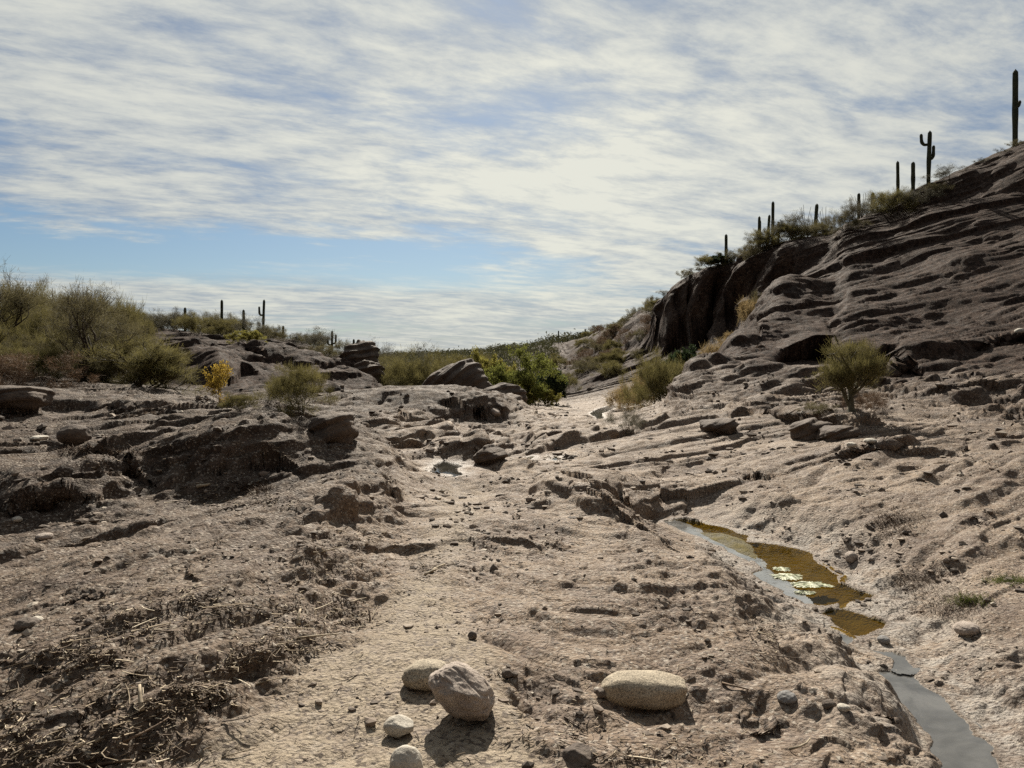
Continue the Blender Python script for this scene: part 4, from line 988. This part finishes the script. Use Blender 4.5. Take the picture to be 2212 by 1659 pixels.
_cu = [300,330,420,480,560,650,700,740,1417,1440,1471,1529,1601,1674,1818,1827,1914,2007,2088,2181,2212]
_cv = [716,720,726,730,736,752,760,742,656,638,615,586,566,537,500,484,450,406,366,325,310]
def crest(u, fwd=0.0, rmax=66):
    """the ground at the skyline of a ridge, or a little this side of it"""
    c = int(np.argmin(np.abs(GU[0]-u)+10*(np.abs(th) > 1.0))); i1 = int(np.searchsorted(rr, rmax)); i0 = int(np.searchsorted(rr, 34))
    i = i0+int(np.argmin(PV[i0:i1, c])); i = max(int(np.searchsorted(rr, rr[i]-fwd)), i0); return PX[i, c].copy()
def plant_c(kind, u, vtop, label, wpx=None, fwd=.6, **kw):
    q = crest(u, fwd); h = (np.interp(u, _cu, _cv)+4-vtop)*q[1]/F*.85
    if wpx: h = max(h, .5*wpx*q[1]/F); kw['wide'] = (wpx*q[1]/F/h)/KIND[kind][0]['width']
    return plant(kind, q, h, label, **kw)
# left bank
plant_y('tall', 165, 20.5, 608, 'tall palo verde with dark forked trunk rising bare-topped above the left thicket', 200, var=0)
plant_y('tall', -15, 24, 566, 'bare-topped tree cut off by the left edge', 190, var=1)
plant_y('palo', 285, 19.0, 742, 'leaning palo verde with dark trunk in front of the left ridge', 190, var=0)
plant_y('dry', 50, 17.5, 765, 'reddish brown dry bush above the slab at the left edge', 210)
plant_v('yel', 474, 872, 86, 'bright yellow leafy shrub under the left ridge', 44)
plant_v('bush', 519, 888, 34, 'little green bush right of the yellow shrub', 52)
plant_v('bush', 650, 892, 95, 'rounded olive bush behind the left mound', 125)
plant_y('palo', 345, 23, 745, 'dense olive bush behind the leaning palo verde', 130, var=1)
THICK = [(30,26,655,150),(90,28,650,140),(130,33,640,120),(190,30,640,130),(240,32,650,120),(60,34,640,120),(275,40,665,90),(215,24,700,110),(110,23,720,110),(20,22,730,120),(320,38,690,70),(170,42,640,110),(100,44,636,110),(40,46,628,110),(255,27,720,90),(300,30,735,80),(70,20.5,752,110),(125,21,748,100),(225,21.5,752,100),(195,20.8,770,80),(290,22,735,110),(340,27,752,80),(15,21,700,120),(250,23.5,690,110)]
for i, (u, Y, vt, w) in enumerate(THICK):
    plant_y(('bush', 'dull', 'palo', 'dull')[i % 4], u, Y, vt, 'olive desert bush crowded in the thicket on the left bank', w, group='bushes of the left thicket')
for (u, Y, vt, w, k, lab) in [
  (315,52,672,60,'sparse','thin grey bush at the start of the left ridge crest'),(372,54,668,55,'sparse','airy grey bush left of the first ridge cactus'),
  (345,53,690,50,'dull','low olive bush between two airy bushes on the left ridge'),(430,53,682,70,'bush','olive bush right of the first ridge cactus'),(465,50,700,60,'dull','low bush at the foot of the tall armless ridge cactus'),
  (492,51,688,66,'bush','olive bush right of the tall armless ridge cactus'),(543,54,676,58,'sparse','grey leafless tree between two ridge cacti'),(530,49,712,56,'ygreen','yellowish low bush below the ridge cacti'),
  (590,52,705,60,'dull','low olive bush right of the one-armed ridge cactus'),(632,51,728,40,'sparse','faint bush left of the round grey tree'),(672,49,694,84,'sparse','round airy grey tree on the left ridge'),
  (690,48,735,60,'dull','low bush under the round airy grey tree'),(735,44,736,40,'dull','small bush beside the craggy knob'),(318,44,745,45,'dry','brown dry bush on the face of the left ridge'),
  (455,42,742,22,'dull','tiny bush on the face of the left ridge'),(470,41,752,26,'sparse','tiny twiggy bush low on the face of the left ridge')]:
    if 'face' in lab or u > 720: plant_y(k, u, Y, vt, lab, w)
    else: plant_c(k, u, vt, lab, w, fwd=max(0, (55-Y)*.8))
# valley floor
for (u, Y, vt, w, k, lab) in [
  (830,52,744,90,'sparse','pale airy tree right of the craggy knob'),(835,47,775,90,'bush','olive bush below the pale airy tree'),(895,42,775,130,'bush','big dense olive bush left of the rock fin'),
  (920,45,752,120,'sparse','bare twigs rising behind the big olive bush'),(955,47,775,80,'bush','olive bush directly behind the rock fin'),(1055,44,768,90,'ygreen','yellow green tree between fin and mesquite'),
  (1140,36,758,112,'mesq','spreading mesquite tree with dark trunk in the valley'),(1158,36,840,70,'ygreen','low yellow green bush under the mesquite'),(1185,40,800,60,'darkg','dark bush against the mesquite on the slope side'),
  (1100,43,790,80,'ygreen','yellowish bush behind the mesquite trunk'),(1000,55,772,110,'bush','far olive bush above the rock fin'),(870,36,832,60,'dull','low bush at the foot of the big olive bush'),
  (1215,52,812,60,'bush','olive bush at the foot of the far striped slope'),(930,34,838,34,'dry','brown dry bush below the rock fin')]:
    plant_y(k, u, Y, vt, lab, w)
# right slope
plant_v('lone', 1840, 888, 146, 'lone palo verde standing on the right slope', 112)
plant_v('dull', 1770, 908, 24, 'small green bush left of the lone palo verde', 56)
plant_v('dry', 1890, 892, 44, 'dry twiggy bush right of the lone palo verde', 80)
plant_v('sparse', 1352, 938, 56, 'dark twiggy bush at the edge of the far water', 72)
for (u, Y, vt, w, k, lab) in [
  (1430,27,778,120,'bush','large olive bush below the cliff'),(1470,28,790,70,'bush','olive bush squeezed between slope and large bush'),(1492,31,758,62,'darkg','dark green bush at the pale foot of the cliff'),
  (1395,33,812,50,'tuft','dry grass clump left of the large olive bush'),(1345,37,845,60,'tuft','golden grass clump on the bank of the far water'),(1372,35,830,44,'tuft','tall dry grass clump between water and bush'),
  (1530,30,752,40,'tuft','golden grass clump at the end of the slope'),(1562,34,735,50,'tuft','straw grass clump under the cliff'),(1585,34.5,722,40,'tuft','upper straw grass clump under the cliff'),
  (1640,40,632,40,'dull','olive brush growing in the gully beside the cliff'),(1620,38,655,40,'tuft','dry grass clump in the gully beside the cliff')]:
    plant_y(k, u, Y, vt, lab, w)
for (u, Y, vt, w, k, lab) in [
  (1440,57,628,30,'sparse','wispy bush on the outermost lip of the cliff'),(1482,55.5,600,34,'dull','small bush on the cliff rim'),(1512,55,586,34,'sparse','twiggy bush on the cliff rim'),
  (1535,54.5,565,52,'bush','olive bush on the rim left of the first crest cactus'),(1556,54,566,46,'darkg','dark bush touching the first crest cactus'),(1592,52,552,50,'dull','low bush right of the first crest cactus'),
  (1618,50.5,530,50,'dull','bush left of the cactus pair on the crest'),(1632,50,505,40,'sparse','thin tree behind the cactus pair'),(1655,49.5,525,60,'bush','low olive bush at the foot of the cactus pair'),
  (1702,48.5,466,74,'sparse','feathery grey tree right of the tallest mid-crest cactus'),(1700,48,490,80,'bush','olive bush under the feathery grey tree'),(1732,48,495,60,'dull','low bush between feathery tree and leaning cactus'),
  (1768,48,485,60,'bush','olive bush at the foot of the leaning cactus'),(1790,48,472,50,'dull','brownish bush left of the airy crest tree'),(1828,47.5,414,66,'sparse','airy bare tree left of two crest cacti'),
  (1825,47,450,70,'dull','bush under the airy bare tree'),(1870,46.5,442,40,'sparse','thin bush between two crest cacti'),(1905,46.5,430,56,'sparse','low grey bush right of the short crest cactus'),
  (1925,46.5,392,80,'bush','large olive bush behind the first upper crest cactus'),(1958,47,386,64,'sparse','grey bush between the two upper crest cacti'),(1990,47,386,60,'sparse','grey bush at the foot of the armed crest cactus'),
  (2020,47.5,394,40,'dull','low bush right of the armed crest cactus'),(2052,48,362,60,'sparse','grey bush midway up the bare crest'),(2118,48.5,340,24,'sparse','tiny bush high on the bare crest'),
  (2165,48.5,324,24,'sparse','tiny bush left of the tallest cactus'),(2200,49,312,24,'dull','tuft of brush at the foot of the tallest cactus')]:
    plant_c(k, u, vt, lab, w, fwd=(60-Y)*.12)
# scattered brush on the hillside left of the cliff
r_ = np.random.default_rng(15)
for i in range(75):
    u = r_.uniform(1195, 1418); Y = r_.uniform(52, 108)
    q = at(u, Y); h = r_.uniform(.5, 1.25)
    plant(('dull', 'bush', 'dry', 'dull')[i % 4], q, h, 'dim brush scattered on the hillside left of the cliff', 'brush on the hillside left of the cliff', wide=r_.uniform(.9, 1.3))
for i in range(40):
    u = r_.uniform(-20, 800); Y = r_.uniform(56, 75); q = at(u, Y)
    plant(('dull', 'sparse', 'bush')[i % 3], q, r_.uniform(.9, 2.0), 'small far bush along the crest of the left ridge', 'far bushes along the left ridge', wide=1.0)
# far brush of the valley and its rising side: one mass
def far_brush():
    Vs = []; Fs = []; n = 0; r = np.random.default_rng(16)
    for i in range(1500):
        u = r.uniform(760, 1420); Y = math.exp(r.uniform(math.log(58), math.log(230)))
        if u > 1190 and Y < 125: continue
        q = at(u, Y); h = r.uniform(.7, 1.9)*(1+.3*(Y > 120)); k = 110
        c = q+np.array([0, 0, h*.45])+r.normal(0, 1, (k, 3))*np.array([h*.45, h*.45, h*.17])
        c[:, 2] = np.maximum(c[:, 2], q[2]); s = h*.05+Y*.0003
        V = c[:, None, :]+r.normal(0, s, (k, 3, 3)); Vs.append(V.reshape(-1, 3)); Fs.append(np.arange(k*3).reshape(k, 3)+n); n += k*3
    o = link(bpy.data.objects.new('far_brush', mesh_np('far_brush', np.concatenate(Vs), np.concatenate(Fs), M_FAR, False))); tag(o, 'far olive brush covering the valley floor and the distant rise', 'brush', kind='stuff')
far_brush()

# ------------------------------------------------------------------ cacti
def column_mesh(name, pts, rad, ribs=14, n_round=5):
    """ribbed column along a path, rounded at the end"""
    pts = np.array(pts, float); seg = 26
    L = np.concatenate([[0], np.cumsum(np.linalg.norm(np.diff(pts, axis=0), axis=1))]); T = np.linspace(0, 1, seg)
    C = np.stack([np.interp(T*L[-1], L, pts[:, k]) for k in range(3)], 1)
    for _ in range(3): C[1:-1] = (C[:-2]+C[1:-1]*2+C[2:])/4
    m = ribs*2; V = []
    capd = rad/L[-1]*1.6
    for i in range(seg):
        d = C[min(i+1, seg-1)]-C[max(i-1, 0)]; d /= np.linalg.norm(d)
        a = np.cross(d, [.02, 1, .05]); a /= np.linalg.norm(a); b = np.cross(d, a); t = T[i]
        k = (.80+.28*math.sin(min(t*1.3, 1)*2.4))*(1.0+.04*math.sin(t*17))
        if t > 1-capd: k *= math.sqrt(max(0, 1-((t-(1-capd))/capd)**2))*.97+.03
        for j in range(m):
            an = 6.2832*j/m; rr_ = rad*k*(1.0 if j % 2 == 0 else .86); V.append(C[i]+a*rr_*math.cos(an)+b*rr_*math.sin(an))
    Fq = [[i*m+j, i*m+(j+1) % m, (i+1)*m+(j+1) % m, (i+1)*m+j] for i in range(seg-1) for j in range(m)]
    cap = [list(range((seg-1)*m, seg*m))]
    return mesh_np(name, V, [np.array(Fq), np.array(cap)], M_CACT, False)
def saguaro(u, Y, vtop, label, vbase=None, wpx=None, arms=(), lean=0.0, group='saguaros on the ridges'):
    if 300 < u < 700 or (u > 1420): q = crest(u, .3); s = q[1]/F; h = (np.interp(u, _cu, _cv)+3-vtop)*s
    else: q = at(u, Y); s = q[1]/F; h = max(Z(vtop, q[1])-q[2], .5)
    rad = (wpx*s*.40) if wpx else h*.045
    root = link(bpy.data.objects.new('saguaro_cactus', column_mesh('saguaro_cactus', [(0,0,-.2),(lean*h*.4,0,h*.5),(lean*h,0,h)], rad)))
    root.location = q; tag(root, label, 'cactus', group)
    for (side, za, out, top, k) in arms:       # side, where it leaves, how far out, tip height, thickness share
        P = [(0,0,za*h),(side*out*h*.6,0,za*h-.01*h),(side*out*h*.95,0,(za+.04)*h),(side*out*h,0,(za+top)*.5*h+.03*h),(side*out*h*1.02,0,top*h)]
        link(bpy.data.objects.new('arm', column_mesh('saguaro_arm', P, rad*k)), root)
    return root
SAG = [
 (2195,48.6,152,'tallest cactus with one stub arm at the right end of the crest',13.5,[(1,.53,.06,.60,.62)],.004),
 (2006,47.2,292,'cactus with two raised arms on the right crest',10.5,[(-1,.74,.13,.94,.75),(1,.48,.095,.73,.75)],.03),
 (1972,47,362,'slim armless cactus just left of the two-armed one',10,[],0),(1940,47,357,'slim cactus standing in the large crest bush',8,[],-.01),
 (1886,46.3,420,'short thick cactus alone on the bare part of the crest',9,[],.01),(1855,46.8,417,'straight cactus beside the airy bare crest tree',8,[],.01),
 (1763,47.8,450,'slightly leaning cactus among thin wands on the crest',9,[],.06),(1671,48.8,450,'tallest of the four cacti on the middle crest',8,[],.01),
 (1662,49,480,'leaning cactus just left of the tallest middle crest cactus',7,[],.06),(1641,49.6,480,'taller cactus of the close pair on the crest',7,[],.02),
 (1645,49.4,492,'shorter cactus of the close pair on the crest',7,[],.0),(1684,48.7,492,'small cactus stub in front of the feathery grey tree',6,[],0),
 (1570,53.5,512,'lone cactus nearest the cliff on the crest',8,[],.0),
 (479,53,653,'tall armless cactus on the left ridge',7,[],0),(526,53,676,'armless cactus right of the tall one on the left ridge',7,[],-.01),
 (568,53,665,'cactus with one raised arm on the left ridge',6.5,[(-1,.55,.11,.80,.8)],.03),(398,54,676,'first shorter cactus on the left ridge',7,[],0),
 (609,52,720,'stubby cactus right of the one-armed cactus',6,[],0),(716,46,714,'cactus with two arms by the craggy knob',6,[(-1,.45,.17,.75,.8),(1,.5,.15,.85,.8)],.0),
 (713,44.5,750,'low dark cactus under the two-armed cactus',7,[],0),(757,43,732,'small cactus on top of the craggy knob',6,[],0),
 (95,42,643,'branching cactus above the left thicket',6,[(-1,.74,.05,.86,.8),(1,.76,.05,.88,.8)],0),(33,46,652,'thin cactus tip left of the branching cactus',5,[],0),
 (176,44,646,'cactus tip behind the tall palo verde',6,[],0),(185,44,652,'second shorter cactus tip behind the tall palo verde',5,[],0),
 (1373,84,680,'tiny cactus on the slope just left of the cliff',4,[],0),
 (1265,118,710,'tallest of the distant cacti on the far crest',4,[],0),(1207,140,714,'distant cactus with a small side arm',3.5,[(1,.5,.05,.65,.7)],0),
 (1253,120,717,'distant cactus left of the tallest far one',3,[],0),(1272,115,723,'short distant cactus right of the tallest far one',3,[],0),
 (1193,142,728,'distant cactus at the start of the far group',3.5,[],0),(1203,141,724,'distant cactus touching the armed far one',3,[],0),
 (1227,130,726,'distant cactus in the middle of the far group',4,[],0),(1216,135,732,'low distant cactus in the far group',3,[],0),
 (1243,124,730,'low distant cactus left of the taller far pair',3.5,[],0),
 (1033,200,750,'faint cactus farthest down the valley',2.6,[],0),(1066,190,750,'faint cactus second from the valley end',2.6,[],0),(1111,180,746,'faint thick cactus on the valley rise',3.4,[],0),(1075,188,752,'faint short cactus on the valley rise',2.6,[],0)]
for (u, Y, vt, lab, w, arms, ln) in SAG: saguaro(u, Y, vt, lab, None, w, arms, ln)
# thin-wanded ocotillo by the leaning cactus
def ocotillo(u, Y, vtop, lab, seed):
    q = at(u, Y); h = Z(vtop, q[1])-q[2]; r = np.random.default_rng(seed); Vs = []; Fs = []; n = 0
    for i in range(9):
        a = r.uniform(0, 6.28); k = r.uniform(.15, .6); V, f = stick_verts(np.zeros(3), np.array([math.cos(a)*k, math.sin(a)*k, 1]), h*r.uniform(.75, 1.05), .05, r.normal(0, .05), 4, .6)
        Vs.append(V); Fs.append(f+n); n += len(V)
    o = link(bpy.data.objects.new('ocotillo', mesh_np('ocotillo', np.concatenate(Vs), np.concatenate(Fs), M_BARKG))); o.location = q; tag(o, lab, 'ocotillo')
ocotillo(1745, 48, 440, 'thin-wanded ocotillo left of the leaning cactus', 1); ocotillo(1785, 47.8, 440, 'thin-wanded ocotillo right of the leaning cactus', 2)
ocotillo(1862, 46.7, 412, 'few bare wands beside the straight crest cactus', 3)

# ------------------------------------------------------------------ sky, sun, camera
def build_world():
    w = bpy.data.worlds.new('World'); scene.world = w; w.use_nodes = True
    nt = w.node_tree; nt.nodes.clear(); g = N(nt)
    out = g.new('ShaderNodeOutputWorld'); bg = g.new('ShaderNodeBackground')
    sky = g.new('ShaderNodeTexSky'); sky.sky_type = 'NISHITA'; sky.sun_disc = False
    sky.sun_elevation = SUN_EL; sky.sun_rotation = SUN_AZ; sky.air_density = 1.0; sky.dust_density = .6; sky.ozone_density = 1.5
    d = g.new('ShaderNodeTexCoord').outputs['Generated']
    sp = g.new('ShaderNodeSeparateXYZ'); nt.links.new(d, sp.inputs[0])
    zz = g.math('ADD', g.math('MAXIMUM', sp.outputs[2], 0.0), .11)
    cx = g.math('DIVIDE', sp.outputs[0], zz); cy = g.math('DIVIDE', sp.outputs[1], zz)
    cb = g.new('ShaderNodeCombineXYZ'); nt.links.new(cx, cb.inputs[0]); nt.links.new(cy, cb.inputs[1])
    def rot(vec, a, sc, loc=(0, 0, 0)):
        m1 = g.new('ShaderNodeMapping'); nt.links.new(vec, m1.inputs[0]); m1.inputs['Rotation'].default_value = (0, 0, a)
        m2 = g.new('ShaderNodeMapping'); nt.links.new(m1.outputs[0], m2.inputs[0]); m2.inputs['Scale'].default_value = sc; m2.inputs['Location'].default_value = loc
        return m2.outputs[0]
    P = cb.outputs[0]
    wp = g.noise(P, .55, 3, .5, 0, 1)
    wv = g.new('ShaderNodeVectorMath', operation='MULTIPLY_ADD'); nt.links.new(wp, wv.inputs[0]); wv.inputs[1].default_value = (.32,.32,0); nt.links.new(P, wv.inputs[2])
    Q = wv.outputs[0]
    cover = g.noise(rot(Q, math.radians(-10), (.32, .55, 1), (3.1, 1.7, 0)), 1.0, 4, .55, .3)
    streak = g.noise(rot(Q, math.radians(-18), (.75, 1.25, 1), (.4, 2.2, 0)), 1.5, 9, .60, .15)
    fine = g.noise(rot(Q, math.radians(-26), (1.5, 2.9, 1), (7, 3, 0)), 2.6, 9, .66, .15)
    el = g.math('DIVIDE', sp.outputs[2], g.math('MAXIMUM', sp.outputs[1], .05)); az = g.math('DIVIDE', sp.outputs[0], g.math('MAXIMUM', sp.outputs[1], .05))
    # the open strip low over the left horizon and thinner veil high on the right
    e2 = g.math('ADD', el, g.math('ADD', g.math('MULTIPLY', az, .05), g.math('MULTIPLY', g.math('SUBTRACT', streak, .5), .09)))
    gap = g.math('MULTIPLY', g.math('MULTIPLY', g.rng(e2, .055, .115), g.rng(e2, .175, .12)), g.rng(az, .30, -.15))
    thin = g.math('MULTIPLY', g.rng(az, .30, .75), g.rng(el, .22, .40))
    s = g.math('ADD', g.math('MULTIPLY', cover, .45), g.math('ADD', g.math('MULTIPLY', streak, .65), g.math('MULTIPLY', fine, .30)))
    s = g.math('SUBTRACT', s, g.math('ADD', g.math('MULTIPLY', gap, .34), g.math('MULTIPLY', thin, .07)))
    amt = g.rng(s, .39, .72)
    lum = g.rng(g.math('ADD', g.math('MULTIPLY', streak, .5), g.math('ADD', g.math('MULTIPLY', fine, .52), g.math('MULTIPLY', cover, .15))), .38, .74)
    sd = (math.sin(SUN_AZ)*math.cos(SUN_EL), math.cos(SUN_AZ)*math.cos(SUN_EL), math.sin(SUN_EL))
    dp = g.new('ShaderNodeVectorMath', operation='DOT_PRODUCT'); nt.links.new(d, dp.inputs[0]); dp.inputs[1].default_value = sd
    fwd = g.rng(dp.outputs['Value'], -.3, 1.0, .10, 1.0)
    glow = g.math('EXPONENT', g.math('MULTIPLY', -1.0, g.math('ADD', g.math('POWER', g.math('DIVIDE', g.math('SUBTRACT', az, .05), .30), 2.0), g.math('POWER', g.math('DIVIDE', g.math('SUBTRACT', el, .27), .16), 2.0))))
    lum = g.math('ADD', lum, g.math('MULTIPLY', glow, .48))
    lum = g.math('SUBTRACT', lum, .15)
    cl = g.mix(lum, (.185,.215,.258), (.465,.46,.40))
    sc = g.new('ShaderNodeVectorMath', operation='SCALE'); nt.links.new(cl, sc.inputs[0]); nt.links.new(fwd, sc.inputs['Scale'])
    blue = g.mix(1.0, sky.outputs[0], (.74,.88,1.0), 'MULTIPLY')
    s2 = g.new('ShaderNodeVectorMath', operation='SCALE'); nt.links.new(blue, s2.inputs[0]); s2.inputs['Scale'].default_value = SKY
    c = g.mix(g.math('MULTIPLY', amt, .92), s2.outputs[0], sc.outputs[0])
    nt.links.new(c, bg.inputs[0]); bg.inputs[1].default_value = 1.0
    nt.links.new(bg.outputs[0], out.inputs[0])
SKY = .036
build_world()
L = bpy.data.lights.new('sun', 'SUN'); L.energy = 5.0; L.angle = math.radians(.6); L.color = (1.0, .92, .79)
so = link(bpy.data.objects.new('sun', L))
from mathutils import Vector
sdir = Vector((math.sin(SUN_AZ)*math.cos(SUN_EL), math.cos(SUN_AZ)*math.cos(SUN_EL), math.sin(SUN_EL)))
so.rotation_euler = sdir.to_track_quat('Z', 'Y').to_euler()
cam = bpy.data.cameras.new('camera'); cam.sensor_width = 36; cam.lens = 36*F/2212; cam.shift_y = (V0-829.5)/2212; cam.clip_start = .05; cam.clip_end = 9000
co = link(bpy.data.objects.new('camera', cam)); co.location = (0, 0, CAMZ); co.rotation_euler = (math.pi/2, 0, 0); scene.camera = co
vs = scene.view_settings; vs.view_transform = 'Standard'; vs.look = 'None'; vs.exposure = 0.85; vs.gamma = 1.0
scene.render.engine = 'CYCLES'; scene.cycles.max_bounces = 5; scene.cycles.transparent_max_bounces = 8; scene.cycles.use_denoising = False; scene.cycles.pixel_filter_width = 1.1; scene.cycles.sample_clamp_indirect = 3.0
